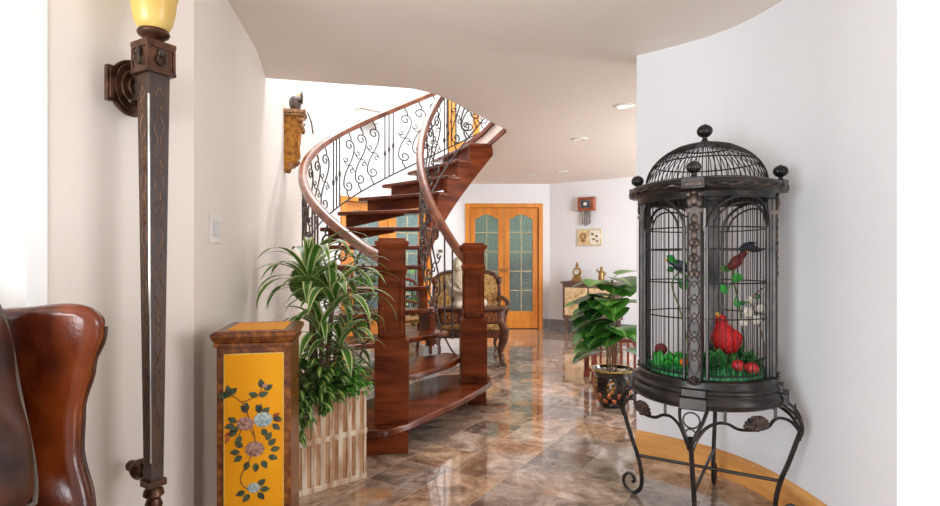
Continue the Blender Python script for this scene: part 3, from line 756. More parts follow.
# back plates
def oct_plate(k): return [(-0.05 * k, -0.085 * k), (-0.03 * k, -0.1 * k), (0.03 * k, -0.1 * k), (0.05 * k, -0.085 * k), (0.05 * k, -0.06 * k), (0.075 * k, -0.055 * k), (0.075 * k, 0.055 * k), (0.05 * k, 0.06 * k), (0.05 * k, 0.085 * k), (0.03 * k, 0.1 * k), (-0.03 * k, 0.1 * k), (-0.05 * k, 0.085 * k), (-0.05 * k, 0.06 * k), (-0.075 * k, 0.055 * k), (-0.075 * k, -0.055 * k), (-0.05 * k, -0.06 * k)]
mz = Matrix.Translation((0, 0, L(1.79))) @ Matrix.Rotation(R(-90), 4, 'X')
bp_ = MB()
for k, y0, y1 in ((1.0, 0.0, 0.016), (0.86, 0.016, 0.026), (0.62, 0.026, 0.036), (0.4, 0.036, 0.048)):
    bp_.lathe([(0.098 * k, y0), (0.098 * k, y1 - 0.003), (0.094 * k, y1)], 40, mz @ Matrix.Scale(0.8, 4, V(1, 0, 0)))
for s_ in (-1, 1): bp_.box(min(s_ * 0.06, s_ * 0.088), max(s_ * 0.06, s_ * 0.088), 0.0, 0.02, L(1.73), L(1.85)).box(min(s_ * 0.066, s_ * 0.082), max(s_ * 0.066, s_ * 0.082), 0.02, 0.028, L(1.738), L(1.842))
bpo = bp_.build('wall_plate', 'lampbronze', lamp, bevel=0.002)
MB().tube([V(0, 0.03, L(1.79)), V(0, AX - 0.03, L(1.79))], 0.016, 10).box(-0.014, 0.014, 0.03, AX - 0.03, L(1.74), L(1.84)).ell((-0.025, 0.048, L(1.735)), (0.008, 0.006, 0.008), 8, 6).ell((0.025, 0.048, L(1.735)), (0.008, 0.006, 0.008), 8, 6).ell((-0.025, 0.048, L(1.845)), (0.008, 0.006, 0.008), 8, 6).build('bracket_arm', 'copper', lamp)
mz = Matrix.Translation((0, 0, L(0.475))) @ Matrix.Rotation(R(-90), 4, 'X')
MB().lathe([(0.02, 0), (0.02, 0.05), (0.034, 0.052), (0.036, 0.064), (0.03, 0.072), (0.026, 0.082), (0.016, 0.088), (0.014, AX - 0.02)], 24, mz).build('lower_wall_plate', 'lampbronze', lamp)

# ------------------------------------------------------------------ light switch on the left wall
def wall_frame(y):
    for i in range(len(lf) - 1):
        if lf[i][1] <= y <= lf[i + 1][1]:
            t = (y - lf[i][1]) / (lf[i + 1][1] - lf[i][1])
            x = lf[i][0] + (lf[i + 1][0] - lf[i][0]) * t
            d = Vector((lf[i + 1][0] - lf[i][0], lf[i + 1][1] - lf[i][1], 0)).normalized()
            return x, d
x, d = wall_frame(2.455)
sw = thing('light_switch', 'white three rocker light switch on the left wall', 'light switch', (x, 2.455, 1.33), math.atan2(d.y, d.x))
MB().box(-0.078, 0.078, -0.008, 0.0, -0.064, 0.064).build('switch_plate', 'plastic', sw, smooth=False, bevel=0.003)
for k in (-1, 0, 1): MB().box(k * 0.046 - 0.017, k * 0.046 + 0.017, -0.012, -0.006, -0.034, 0.034).build('rocker', 'rocker', sw, smooth=False, bevel=0.002)
th = thing('thermostat', 'small white thermostat on the far wall behind the balustrade', 'thermostat', (-0.5, 9.3, 1.30), 0)
MB().box(-0.06, 0.06, -0.025, 0, -0.065, 0.065).build('housing', 'plastic', th, smooth=False, bevel=0.006)
MB().box(-0.035, 0.035, -0.028, -0.02, -0.01, 0.04).build('display', 'pewter', th, smooth=False)

# ------------------------------------------------------------------ gilded wall bracket with a bird on it
x, d = wall_frame(5.5)
br = thing('gilded_bracket', 'carved gilded wall bracket shelf high on the stairwell wall', 'wall shelf', (x, 5.5, 2.06), math.atan2(d.y, d.x))
MB().box(-0.135, 0.135, -0.21, 0, 0.57, 0.605).box(-0.12, 0.12, -0.195, 0, 0.55, 0.57).build('shelf', 'gilt_brown', br, smooth=False, bevel=0.006)
pr = [(-0.19, 0.55), (-0.15, 0.53), (-0.165, 0.48), (-0.14, 0.40), (-0.125, 0.25), (-0.135, 0.16), (-0.10, 0.08), (-0.06, 0.03), (-0.02, 0.0), (0, 0.0), (0, 0.55)]
mt = Matrix(((0, 0, 1, 0), (1, 0, 0, 0), (0, 1, 0, 0), (0, 0, 0, 1)))
body = MB().prism(pr, -0.062, 0.062, mt)
for k in range(-3, 4):
    body.tube([V(k * 0.024, -0.168, 0.5), V(k * 0.024, -0.148, 0.40), V(k * 0.022, -0.132, 0.25), V(k * 0.019, -0.14, 0.16), V(k * 0.014, -0.10, 0.08)], 0.011, 8)
bo = body.build('corbel', 'gilt', br, angle=50)
for s in (-1, 1):
    MB().tube([V(s * 0.1 + s * 0.03 * math.cos(R(a)) * (1 - a / 620), -0.165 + 0.03 * math.sin(R(a)) * (1 - a / 620), 0.505) + V(0, 0, 0) for a in range(0, 480, 30)], 0.014, 8).ell((s * 0.095, -0.17, 0.44), (0.024, 0.024, 0.035)).build('volute', 'gilt_brown', bo)
MB().ell((0, -0.1, 0.1), (0.05, 0.05, 0.045)).ell((-0.03, -0.06, 0.06), (0.04, 0.04, 0.035)).ell((0.03, -0.08, 0.075), (0.035, 0.035, 0.035)).ell((0, -0.035, 0.015), (0.03, 0.03, 0.03)).build('drop_ornament', 'gilt_brown', bo)
fx, fy = x, 5.5
mw = TR(x, 5.5, 0, math.atan2(d.y, d.x))
o = mw @ V(0, -0.1, 2.665)
fb = thing('bird_figurine', 'grey winged bird figurine perched on the gilded bracket', 'figurine', o, math.atan2(d.y, d.x)); fb.scale = (1.35, 1.35, 1.35)
MB().ell((0, 0, 0.06), (0.085, 0.045, 0.045), rot=Matrix.Rotation(R(18), 3, 'Y')).ell((0.075, -0.01, 0.115), (0.03, 0.028, 0.03)).tube([V(0.06, 0, 0.08), V(0.075, -0.01, 0.115)], 0.025, 10).tube([V(0.1, -0.01, 0.115), V(0.125, -0.012, 0.108)], [0.01, 0.002], 8).tube([V(0, 0, 0), V(0, 0, 0.05)], 0.02, 10).build('body', 'bird_grey', fb)
MB().blade([V(-0.02, -0.045, 0.08), V(-0.07, -0.06, 0.10), V(-0.13, -0.05, 0.10)], [0.03, 0.045, 0.008], (0, 0, 1), 0.1).build('wing', 'bird_grey', fb, thick=0.01)
MB().blade([V(0.05, -0.085, 0.02), V(0.09, -0.11, -0.05), V(0.13, -0.12, -0.12)], [0.02, 0.035, 0.03], (1, 0, 0), 0.1).build('tail', 'bird_grey', fb, thick=0.008)
MB().ell((0.1, -0.02, 0.15), (0.016, 0.016, 0.016)).ell((0.115, -0.03, 0.135), (0.014, 0.014, 0.014)).build('crest', 'beak', fb)

# ------------------------------------------------------------------ downlights
def downlight(px, py, label, lit):
    dd = 1.249 * 550 / (258 - py); X = (px - 470) / 550 * dd
    t = thing('downlight', label, 'ceiling light', (X, dd, CEIL), 0, 'recessed ceiling downlights')
    MB().ring([(0.05, -0.001), (0.085, -0.001), (0.085, -0.007), (0.06, -0.012), (0.05, -0.006)], 28).build('trim_ring', 'plastic', t)
    MB().lathe([(0.052, -0.006), (0.052, -0.002)], 24).build('lens', 'lens_on' if lit else 'lightglass', t)
    if lit:
        d = bpy.data.lights.new('downlight_lamp', 'SPOT'); d.energy = 14; d.color = (1, 0.78, 0.55); d.spot_size = R(110); d.shadow_soft_size = 0.05
        o = bpy.data.objects.new('downlight_lamp', d); COL.objects.link(o); o.parent = t; o.location = (0, 0, -0.03)
downlight(624, 106, 'lit recessed downlight by the end of the curved wall', True)
downlight(579.5, 139, 'recessed downlight in the middle of the hall ceiling', False)
downlight(530, 175, 'recessed downlight above the oak double doors', False)
downlight(562, 171.5, 'recessed downlight in front of the far wall corner', False)

# ------------------------------------------------------------------ leather wing chair (local: faces +x, y to its left)
ch = thing('wing_chair', 'brown leather wing chair with dark loose back cushion at the left edge', 'armchair', (-1.364, 1.132, 0), R(-18))
def sheet(fn, nu, nv):
    vs = [fn(i / nu, j / nv) for j in range(nv + 1) for i in range(nu + 1)]
    fs = [(j * (nu + 1) + i, j * (nu + 1) + i + 1, (j + 1) * (nu + 1) + i + 1, (j + 1) * (nu + 1) + i) for j in range(nv) for i in range(nu)]
    return vs, fs
def interp(tab, z):
    for (z0, v0), (z1, v1) in zip(tab, tab[1:]):
        if z0 <= z <= z1:
            t = (z - z0) / (z1 - z0); t = t * t * (3 - 2 * t); return v0 + (v1 - v0) * t
    return tab[0][1] if z < tab[0][0] else tab[-1][1]
front_edge = [(0.40, 0.36), (0.56, 0.275), (0.70, 0.235), (0.80, 0.24), (0.92, 0.278), (1.00, 0.315), (1.07, 0.325), (1.2, 0.30)]
def wing(s):
    def fn(u, v):
        # top line rises from the back, dips, then humps at the front corner
        xf0 = 0.335
        ztop = 1.075 - 0.012 * math.sin(PI * min(1, u * 1.6)) + 0.012 * math.exp(-((u - 0.86) / 0.12) ** 2) - 0.035 * max(0, (u - 0.93) / 0.07) ** 2
        z = 0.42 + (ztop - 0.42) * v
        xf = interp(front_edge, z)
        x = -0.22 - 0.05 * v + (xf + 0.22 + 0.05 * v) * u
        y = 0.31 + 0.03 * u + 0.06 * max(0, (u - 0.55) / 0.45) ** 2 - 0.02 * math.sin(PI * u) * v
        return (x, s * y, z)
    vs, fs = sheet(fn, 16, 22)
    w = MB().add(vs, fs).build('wing', 'wing_leather', ch, thick=0.055, subd=1)
    # move the thickness modifier first; piping along the front edge
    edge = [V(*fn(1.0, j / 30)) for j in range(2, 31)] + [V(*fn(1 - i / 16, 1.0)) for i in range(1, 17)]
    MB().tube([p + V(-0.014, s * 0.012, 0.0) for p in edge[:28]] , 0.006, 8).build('piping', 'dark_leather', w)
for s in (-1, 1): wing(s)
bk = MB(); vs, fs = sheet(lambda u, v: (-0.26 - 0.16 * v, -0.33 + 0.66 * u, 0.40 + (0.72 + 0.05 * math.sin(PI * u)) * v), 12, 12); bk.add(vs, fs)
bk.build('back', 'dark_leather', ch, thick=0.12, subd=1)
def pillow(name, cx, cy, cz, sx, sy, sz, tilt, mat, seam):
    mt = Matrix.Translation((cx, cy, cz)) @ Matrix.Rotation(tilt, 4, 'Y')
    n = 20; vs = []; fs = []
    def P(u, v, side):
        a, b = 2 * u - 1, 2 * v - 1
        k = ((1 - abs(a) ** 3.2) * (1 - abs(b) ** 3.2)); k = max(0, k) ** 0.45
        wr = 0.016 * math.sin(9 * u + 4 * v) * math.sin(11 * v + 2 * u) * k
        return mt @ V(side * (sx * k + wr), sy * a * math.sqrt(1 - 0.16 * b ** 4) * (1 - 0.04 * (1 - b * b)), sz * b * math.sqrt(1 - 0.16 * a ** 4) * (1 - 0.04 * (1 - a * a)))
    mb = MB()
    for side in (-1, 1):
        vs = [P(i / n, j / n, side) for j in range(n + 1) for i in range(n + 1)]
        fs = [(j * (n + 1) + i, j * (n + 1) + i + 1, (j + 1) * (n + 1) + i + 1, (j + 1) * (n + 1) + i) for j in range(n) for i in range(n)]
        mb.add(vs, fs)
    p = mb.build(name, mat, ch, angle=70)
    loop = [P(i / n, 0, 1) for i in range(n)] + [P(1, j / n, 1) for j in range(n)] + [P(1 - i / n, 1, 1) for i in range(n)] + [P(0, 1 - j / n, 1) for j in range(n)]
    MB().tube(loop, 0.0075, 8, closed=True).build('seam_piping', seam, p)
    return p
pillow('back_cushion', 0.215, 0.0, 0.862, 0.09, 0.275, 0.265, R(-16), 'dark_leather', 'piping')
pillow('seat_cushion', 0.10, 0.0, 0.47, 0.09, 0.27, 0.30, R(90), 'dark_leather', 'piping')
MB().box(-0.30, 0.36, -0.32, 0.32, 0.16, 0.40).build('seat_frame', 'wing_leather', ch, bevel=0.03)
for s in (-1, 1):
    a = MB().tube([V(-0.2, s * 0.35, 0.50), V(0.1, s * 0.36, 0.50), V(0.27, s * 0.36, 0.49)], [0.05, 0.056, 0.06], 18)
    a.box(-0.25, 0.27, s * 0.36 - 0.035, s * 0.36 + 0.035, 0.2, 0.50)
    a.build('arm', 'wing_leather', ch, angle=50)
for x in (-0.26, 0.32):
    for s in (-1, 1): MB().tube([V(x, s * 0.29, 0.17), V(x * 1.05, s * 0.30, 0.08), V(x * 1.08, s * 0.30, 0.0)], [0.03, 0.022, 0.016], 12).build('leg', 'wood_leg', ch)

# ------------------------------------------------------------------ gold-leaf pedestal cabinet
ga = math.atan2(0.065, 0.31)
ped = thing('pedestal_cabinet', 'tall gold leaf pedestal painted with flowers, burl wood frame', 'pedestal', (-0.966, 2.05, 0), ga)
PW, PD, PH = 0.300, 0.345, 0.922
mb = MB().box(0.016, PW - 0.016, 0.016, PD - 0.016, 0.05, PH - 0.055).box(0.0, PW, 0.0, PD, 0, 0.05)
mb.build('body', 'burl', ped, smooth=False, bevel=0.004)
MB().box(0.006, PW - 0.006, 0.006, PD - 0.006, PH - 0.06, PH - 0.045).frustum(PW / 2 - 0.01, PD / 2 - 0.01, PW / 2 + 0.003, PD / 2 + 0.003, PH - 0.045, PH - 0.022, TR(PW / 2, PD / 2, 0)).box(-0.004, PW + 0.004, -0.004, PD + 0.004, PH - 0.022, PH - 0.006).frustum(PW / 2 + 0.001, PD / 2 + 0.001, PW / 2 - 0.006, PD / 2 - 0.006, PH - 0.006, PH, TR(PW / 2, PD / 2, 0)).build('top', 'burl', ped, smooth=False, bevel=0.003)
MB().box(0.045, PW - 0.045, 0.05, PD - 0.04, PH, PH + 0.002).build('top_inlay', 'gold', ped, smooth=False)
pan = MB().box(0.046, PW - 0.046, 0.011, 0.02, 0.10, PH - 0.088).build('front_panel', 'gold', ped, smooth=False)
ln_ = MB()
for x0, x1, z0, z1 in ((0.042, 0.046, 0.096, PH - 0.084), (PW - 0.046, PW - 0.042, 0.096, PH - 0.084), (0.042, PW - 0.042, 0.096, 0.10), (0.042, PW - 0.042, PH - 0.088, PH - 0.084)): ln_.box(x0, x1, 0.010, 0.02, z0, z1)
ln_.build('gold_border', 'goldline', pan, smooth=False)
# painted spray: photo pixels mapped onto the front face
def PP(px, py): return (((px - 470) / 550 * 2.08 + 0.966) * 1.0, 1.2 - (py - 258) / 550 * 2.08)
yf = 0.0095
st = MB()
for chain in ([(229.5, 393), (238, 398), (243, 402), (252, 399), (259, 395), (263, 386)], [(243, 402), (247, 410), (250, 420), (254, 432), (255, 448), (248, 465), (243, 474), (242, 482), (247, 489), (254, 491)], [(255, 438), (246, 424), (240, 436)]):
    pts = catmull([V(PP(*q)[0], yf, PP(*q)[1]) for q in chain], 4); st.tube(pts, 0.0016, 5)
spray = st.build('painted_spray', 'art_stem', pan)
def leafart(mb, px, py, ang, Lg=0.037, wd=0.0115):
    x, z = PP(px, py); n = 7; vs = []; c, s = math.cos(ang), math.sin(ang)
    for i in range(n + 1):
        t = i / n; w = wd * math.sin(PI * (t ** 0.8))
        for q in (-1, 1): vs.append((x + c * Lg * t - s * q * w, yf - 0.0004, z + s * Lg * t + c * q * w))
    mb.add(vs, [(2 * i, 2 * i + 1, 2 * i + 3, 2 * i + 2) for i in range(n)])
lv = MB(); rl = MB()
for (px, py, a) in ((231, 394, 40), (231, 394, 100), (230, 395, 185), (233, 396, 150), (259, 397, 20), (258, 397, 160), (262, 389, 100), (264, 391, 30),
                    (247, 412, 90), (248, 413, 130), (258, 414, 70), (260, 414, 110), (262, 415, 40), (238, 422, 150), (236, 425, 190), (238, 430, 220), (242, 436, 240), (240, 428, 200),
                    (272, 420, -10), (272, 426, -40), (262, 430, -60), (244, 447, 150), (241, 452, 180), (243, 456, 215), (249, 462, 250), (256, 464, 270), (262, 462, -60), (268, 458, -20), (270, 452, 10), (268, 447, 40), (266, 442, 60),
                    (258, 487, 40), (260, 491, 0), (258, 494, -50), (250, 495, 230), (246, 492, 200)): leafart(lv, px, py, R(a))
lv.build('painted_leaf', 'art_leaf', spray, smooth=False)
for (px, py, a) in ((233, 432, 210), (272, 418, 20), (274, 421, -25), (231, 436, 240)): leafart(rl, px, py, R(a), 0.03, 0.007)
rl.build('painted_red_leaf', 'art_red', spray, smooth=False)
def flower(mat, px, py, rad):
    mb = MB(); x, z = PP(px, py)
    for ringi, (rr, nn, sz) in enumerate(((0.72, 9, 0.42), (0.42, 7, 0.36), (0.12, 4, 0.26))):
        for k in range(nn):
            a = 2 * PI * k / nn + ringi * 0.4; cx, cz = x + rad * rr * math.cos(a), z + rad * rr * 0.85 * math.sin(a)
            mb.ell((cx, yf - 0.0006 - 0.0006 * ringi, cz), (rad * sz, 0.0006, rad * sz * 0.8), 10, 4)
    mb.build('painted_blossom', mat, spray)
flower('petal_pink', 246, 424, 0.028); flower('petal_blue', 263, 421, 0.031); flower('petal_pink', 255, 450, 0.032); flower('petal_blue', 254, 489, 0.021); flower('petal_pink', 264.5, 387, 0.009)

# ------------------------------------------------------------------ wooden planter box with its plants
pv = Vector((0.285, 0.237, 0)).normalized(); pang = math.atan2(pv.y, pv.x)
pc = Vector((-0.571, 3.005, 0)) - pv * 0.40
plt = thing('planter_box', 'whitewashed fluted wooden planter box beside the newel post', 'planter', pc, pang)
PS, PHt = 0.40, 0.50
MB().box(0.006, PS - 0.006, 0.006, 0.394, 0.0, 0.03).box(0.0, PS, 0.0, 0.022, 0.0, PHt).box(0.0, PS, 0.378, 0.40, 0.0, PHt).box(0.0, 0.022, 0.02, 0.38, 0, PHt).box(PS - 0.022, PS, 0.02, 0.38, 0, PHt).build('box', 'planter_gap', plt, smooth=False, bevel=0.002)
sl = MB()
for face in range(4):
    m2 = TR(PS / 2, 0.2, 0) @ Matrix.Rotation(face * PI / 2, 4, 'Z')
    n = 8
    for i in range(n + 1):
        x = -0.2 + 0.4 * i / n
        sl.box(max(-0.2, x - 0.014), min(0.2, x + 0.014), -0.207, -0.198, 0.0, PHt, m2)
    sl.box(-0.205, 0.205, -0.209, -0.198, 0.245, 0.275, m2).box(-0.205, 0.205, -0.209, -0.198, 0.0, 0.03, m2).box(-0.205, 0.205, -0.209, -0.198, PHt - 0.025, PHt, m2)
sl.build('fluting', 'planter', plt, smooth=False, bevel=0.003)
MB().box(0.02, 0.38, 0.02, 0.38, 0.42, 0.45).build('soil', 'soil', plt, smooth=False)
mpl = TR(pc.x, pc.y, 0, pang)
def strap(mb, base, az, Lg, wid, rise, droop, rnd=0.0):
    n = 9; pts = []; d = V(math.cos(az), math.sin(az), 0); p = Vector(base); el = rise
    for i in range(n + 1):
        pts.append(p.copy()); t = i / n
        st_ = Lg / n; p = p + (d * math.cos(el) + V(0, 0, math.sin(el))) * st_; el -= droop / n * (0.6 + 0.8 * t)
    ws = [wid * (0.45 + 0.55 * math.sin(PI * min(1, 0.12 + 0.55 * t / n * 1.0 + 0.0)) ) * (1 if t < n * 0.55 else max(0.04, 1 - ((t - n * 0.55) / (n * 0.45)) ** 1.7)) for t in range(n + 1)]
    mb.blade(pts, ws, V(-math.sin(az), math.cos(az), 0), 0.18)
rnd = random.Random(3)
base = V(-0.80, 2.98, 0.45)
dr = thing('dracaena_plant', 'variegated dracaena with long arching striped leaves in the planter box', 'plant', base, 0)
heads = [(-0.08, 0.02, 0.66, 26, 0.40, 0.56), (0.06, 0.0, 0.56, 22, 0.36, 0.50), (0.0, -0.03, 0.40, 16, 0.30, 0.44), (0.10, -0.02, 0.32, 12, 0.26, 0.38)]
cn = MB()
for (hx, hy, hz, n, l0, l1) in heads: cn.tube([V(hx * 0.3, hy * 0.3, -0.02), V(hx * 0.6, hy * 0.5, hz * 0.5), V(hx, hy, hz)], [0.017, 0.014, 0.011], 10)
cn.build('cane', 'bark', dr)
mb = MB()
for (hx, hy, hz, n, l0, l1) in heads:
    for k in range(n):
        az = k * 2.39996 + rnd.uniform(-0.2, 0.2); f = k / n
        Lg = rnd.uniform(l0, l1)
        toward_wall = max(0, -math.cos(az)) 
        strap(mb, (hx, hy, hz - 0.10 * f), az, Lg * (1 - 0.25 * toward_wall), rnd.uniform(0.019, 0.028), R(74 - 52 * f + rnd.uniform(-8, 8)), R(rnd.uniform(100, 155)))
mb.build('foliage', 'leaf_var', dr)
# round moss topiary
tb = V(-0.885, 3.06, 0.45)
tp = thing('topiary_ball', 'round green moss topiary ball on a stem among the dracaena leaves', 'plant', tb, 0)
MB().tube([V(0, 0, -0.02), V(0, 0, 0.52)], 0.01, 8).build('stem', 'bark', tp)
mb = MB().ell((0, 0, 0.61), (0.11, 0.11, 0.11), 28, 20)
for k in range(420):
    u = rnd.uniform(-1, 1); a = rnd.uniform(0, 2 * PI); s_ = math.sqrt(1 - u * u); nrm = V(s_ * math.cos(a), s_ * math.sin(a), u)
    p = V(0, 0, 0.61) + nrm * 0.107; t = nrm.orthogonal().normalized()
    mb.add([p - t * 0.007, p + t * 0.007, p + nrm * 0.016 + V(0, 0, 0.006)], [(0, 1, 2)])
mb.build('moss_ball', 'moss', tp, angle=60)
# leafy filler plants spilling over the rim
def leaf_spray(mb, base, n, spread, up, size, trail=None, rr=rnd):
    for k in range(n):
        az = rr.uniform(0, 2 * PI); r = spread * math.sqrt(rr.random())
        p = Vector(base) + V(r * math.cos(az), r * math.sin(az), rr.uniform(0, up) * (1 - 0.4 * r / spread))
        Lg = size * rr.uniform(0.7, 1.25)
        strap(mb, p, az + rr.uniform(-0.8, 0.8), Lg, Lg * 0.2, R(rr.uniform(-10, 55)), R(rr.uniform(40, 100)))
fl = thing('leafy_filler_plant', 'bushy plant with small pale centred leaves filling the planter front', 'plant', mpl @ V(0.14, 0.08, 0.45), pang)
mb = MB(); leaf_spray(mb, (0, 0.02, 0.0), 240, 0.17, 0.36, 0.10)
for k in range(26):
    strap(mb, (rnd.uniform(-0.16, 0.05), rnd.uniform(-0.08, -0.05), rnd.uniform(0.02, 0.1)), R(rnd.uniform(-130, -50)), rnd.uniform(0.09, 0.15), 0.017, R(rnd.uniform(-20, 30)), R(100))
for tx, tl in ((-0.13, 0.20), (-0.10, 0.12), (-0.15, 0.14), (0.0, 0.06)):
    for k in range(14):
        z = 0.04 - tl * k / 13
        strap(mb, (tx + rnd.uniform(-0.015, 0.015), -0.095 - rnd.uniform(0, 0.03), z), R(rnd.uniform(-160, -20)), rnd.uniform(0.05, 0.08), 0.012, R(rnd.uniform(-30, 20)), R(90))
mb.build('foliage', 'leaf_mid', fl)
ms = MB()
for k in range(14): ms.tube([V(rnd.uniform(-0.1, 0.1), rnd.uniform(-0.05, 0.06), -0.03), V(rnd.uniform(-0.14, 0.12), rnd.uniform(-0.08, 0.08), 0.18)], 0.004, 5)
for tx, tl in ((-0.13, 0.20), (-0.10, 0.12), (-0.15, 0.14)): ms.tube([V(tx, 0.0, 0.02), V(tx, -0.07, 0.075), V(tx, -0.105, 0.04), V(tx, -0.108, 0.04 - tl)], 0.003, 5)
ms.build('stem', 'stem', fl)
fn_ = thing('green_fern_plant', 'fresh green feathery plant at the right end of the planter box', 'plant', mpl @ V(0.32, 0.12, 0.45), pang)
mb = MB(); leaf_spray(mb, (0, 0, 0), 230, 0.12, 0.25, 0.07)
for k in range(30): strap(mb, (rnd.uniform(-0.05, 0.07), rnd.uniform(-0.12, -0.08), rnd.uniform(0.03, 0.1)), R(rnd.uniform(-120, -30)), rnd.uniform(0.05, 0.09), 0.011, R(rnd.uniform(-10, 40)), R(110))
mb.build('foliage', 'leaf_bright', fn_)
ms = MB()
for k in range(12): ms.tube([V(rnd.uniform(-0.06, 0.05), rnd.uniform(-0.06, 0.06), -0.03), V(rnd.uniform(-0.1, 0.08), rnd.uniform(-0.1, 0.1), 0.15)], 0.003, 5)
ms.build('stem', 'stem', fn_)

# ------------------------------------------------------------------ big-leaf plant in a lacquered pot
pot = thing('potted_ficus', 'broad leaved green plant in a black and gold lacquer pot', 'potted plant', (1.165, 4.50, 0), 0)
prof = [(0.095, 0.0), (0.105, 0.012), (0.10, 0.03), (0.135, 0.07), (0.155, 0.13), (0.152, 0.20), (0.145, 0.235), (0.15, 0.255), (0.175, 0.285), (0.178, 0.295), (0.165, 0.298), (0.14, 0.26), (0.14, 0.24)]
p_ = MB().lathe(prof, 44).build('pot', 'lacquer', pot)
MB().ring([(0.175, 0.288), (0.180, 0.294), (0.176, 0.3), (0.168, 0.298)], 44).build('gold_rim', 'goldline', p_)
orn = MB(); orn2 = MB()
def potr(z):
    for (r0, z0), (r1, z1) in zip(prof, prof[1:]):
        if z0 <= z <= z1: return r0 + (r1 - r0) * (z - z0) / (z1 - z0)
    return 0.15
for k in range(6):
    a0 = k * PI / 3 + 0.2; orn = MB()
    for j in range(7):
        a = a0 + 0.16 * math.cos(j * 0.9); z = 0.17 + 0.045 * math.sin(j * 0.9)
        r = potr(z); orn.ell(((r - 0.006) * math.cos(a), (r - 0.006) * math.sin(a), z), (0.014, 0.014, 0.014), 8, 6)
    r = potr(0.15)
    orn.tube([V(potr(0.14 + 0.07 * t) * math.cos(a0 + 0.1 * math.sin(6 * t)), potr(0.14 + 0.07 * t) * math.sin(a0 + 0.1 * math.sin(6 * t)), 0.14 + 0.07 * t) for t in [i / 8 for i in range(9)]], 0.007, 6)
    orn.build('gold_ornament', 'pot_gold', p_)
for k in range(22):
    a = k * 2 * PI / 22; z = 0.066 + 0.042 * (k % 2); r = potr(z) - 0.017
    orn2.ell((r * math.cos(a), r * math.sin(a), z), (0.024, 0.024, 0.036), 8, 6)
orn2.build('orange_ornament', 'pot_orange', p_)
soil = MB().lathe([(0.001, 0.272), (0.10, 0.27), (0.145, 0.262), (0.145, 0.22)], 30).build('soil', 'soil', pot)
mb = MB()
for k in range(60): 
    a = rnd.uniform(0, 2 * PI); r = 0.14 * math.sqrt(rnd.random()); mb.ell((r * math.cos(a), r * math.sin(a), 0.275), (0.014, 0.010, 0.009), 6, 5)
mb.build('bark_chips', 'stone_cream', pot)
stems = [(0.0, 0.0, 1.02), (0.03, 0.015, 0.94), (-0.03, 0.02, 0.86), (0.018, -0.03, 0.76), (-0.022, -0.018, 0.90)]
ms = MB()
for (sx, sy, h_) in stems: ms.tube([V(sx, sy, 0.25), V(sx * 1.3, sy * 1.3, 0.5), V(sx * 1.6, sy * 1.6, h_)], [0.007, 0.0065, 0.005], 8)
ms.build('stem', 'bark', pot)
def broad(mb, base, az, pet, Lg, wd, el, droop):
    d = V(math.cos(az), math.sin(az), 0); tip = Vector(base) + d * pet * math.cos(el) + V(0, 0, pet * math.sin(el))
    pts = []; p = tip.copy(); e = el * 0.55
    n = 9
    for i in range(n + 1):
        pts.append(p.copy()); p = p + (d * math.cos(e) + V(0, 0, math.sin(e))) * Lg / n; e -= droop / n
    ws = [wd * max(0.05, math.sin(PI * min(1, (0.10 + 0.9 * i / n)) ** 0.85) ** 0.7) for i in range(n + 1)]
    mb.blade(pts, ws, V(-math.sin(az), math.cos(az), 0), 0.12); return tip
# (az deg, height, petiole, length, half width, elevation, droop) ; az -90 faces the camera
LV = [(180, 0.80, 0.05, 0.27, 0.065, 15, 50), (20, 0.84, 0.05, 0.26, 0.08, 25, 40), (-100, 0.66, 0.06, 0.24, 0.085, 10, 60), (-20, 0.66, 0.07, 0.24, 0.10, 30, 60), (200, 0.62, 0.07, 0.26, 0.09, 0, 60),
      (-140, 0.56, 0.07, 0.24, 0.085, -5, 70), (-60, 0.54, 0.06, 0.24, 0.09, 5, 70), (160, 0.58, 0.08, 0.25, 0.08, 5, 70), (-165, 0.44, 0.10, 0.22, 0.07, -10, 50), (-75, 0.76, 0.05, 0.22, 0.07, 20, 60), (60, 0.76, 0.06, 0.24, 0.08, 20, 60),
      (110, 0.72, 0.06, 0.24, 0.08, 15, 60), (0, 0.54, 0.08, 0.24, 0.09, 5, 70), (-35, 0.44, 0.09, 0.22, 0.08, -5, 60), (-120, 0.78, 0.04, 0.2, 0.06, 20, 50), (90, 0.58, 0.08, 0.24, 0.09, 5, 70), (215, 0.72, 0.06, 0.25, 0.075, 0, 50), (-10, 0.76, 0.06, 0.24, 0.08, 20, 50), (-170, 0.53, 0.09, 0.25, 0.09, 10, 80)]
LV += [(rnd.uniform(150, 305), 0.46 + 0.022 * q, rnd.uniform(0.05, 0.1), rnd.uniform(0.18, 0.25), rnd.uniform(0.07, 0.09), rnd.uniform(-10, 25), rnd.uniform(40, 75)) for q in range(16)] + [(rnd.uniform(185, 285), 0.47 + 0.028 * q, rnd.uniform(0.06, 0.11), rnd.uniform(0.20, 0.26), rnd.uniform(0.075, 0.095), rnd.uniform(0, 25), rnd.uniform(35, 70)) for q in range(14)]
mbs = {'leaf_dark': MB(), 'leaf_green': MB(), 'leaf_bright': MB()}; ps = MB()
for i, (az, h_, pe, Lg, wd, el, dp) in enumerate(LV):
    h_ = 0.46 + (h_ - 0.44) * 1.45; Lg *= 1.22; wd *= 1.35
    key = ['leaf_dark', 'leaf_green', 'leaf_green', 'leaf_bright'][i % 4]
    b_ = V(0.02 * math.cos(i), 0.02 * math.sin(i), h_); dp *= 0.8; el += 2; wd *= 1.12
    t_ = broad(mbs[key], b_, R(az), pe, Lg, wd, R(el), R(dp))
    ps.tube([b_ + V(0, 0, -0.05), b_, t_], 0.004, 6)
for k, m_ in mbs.items(): m_.build('foliage', k, pot)
ps.build('leaf_stalk', 'stem', pot)

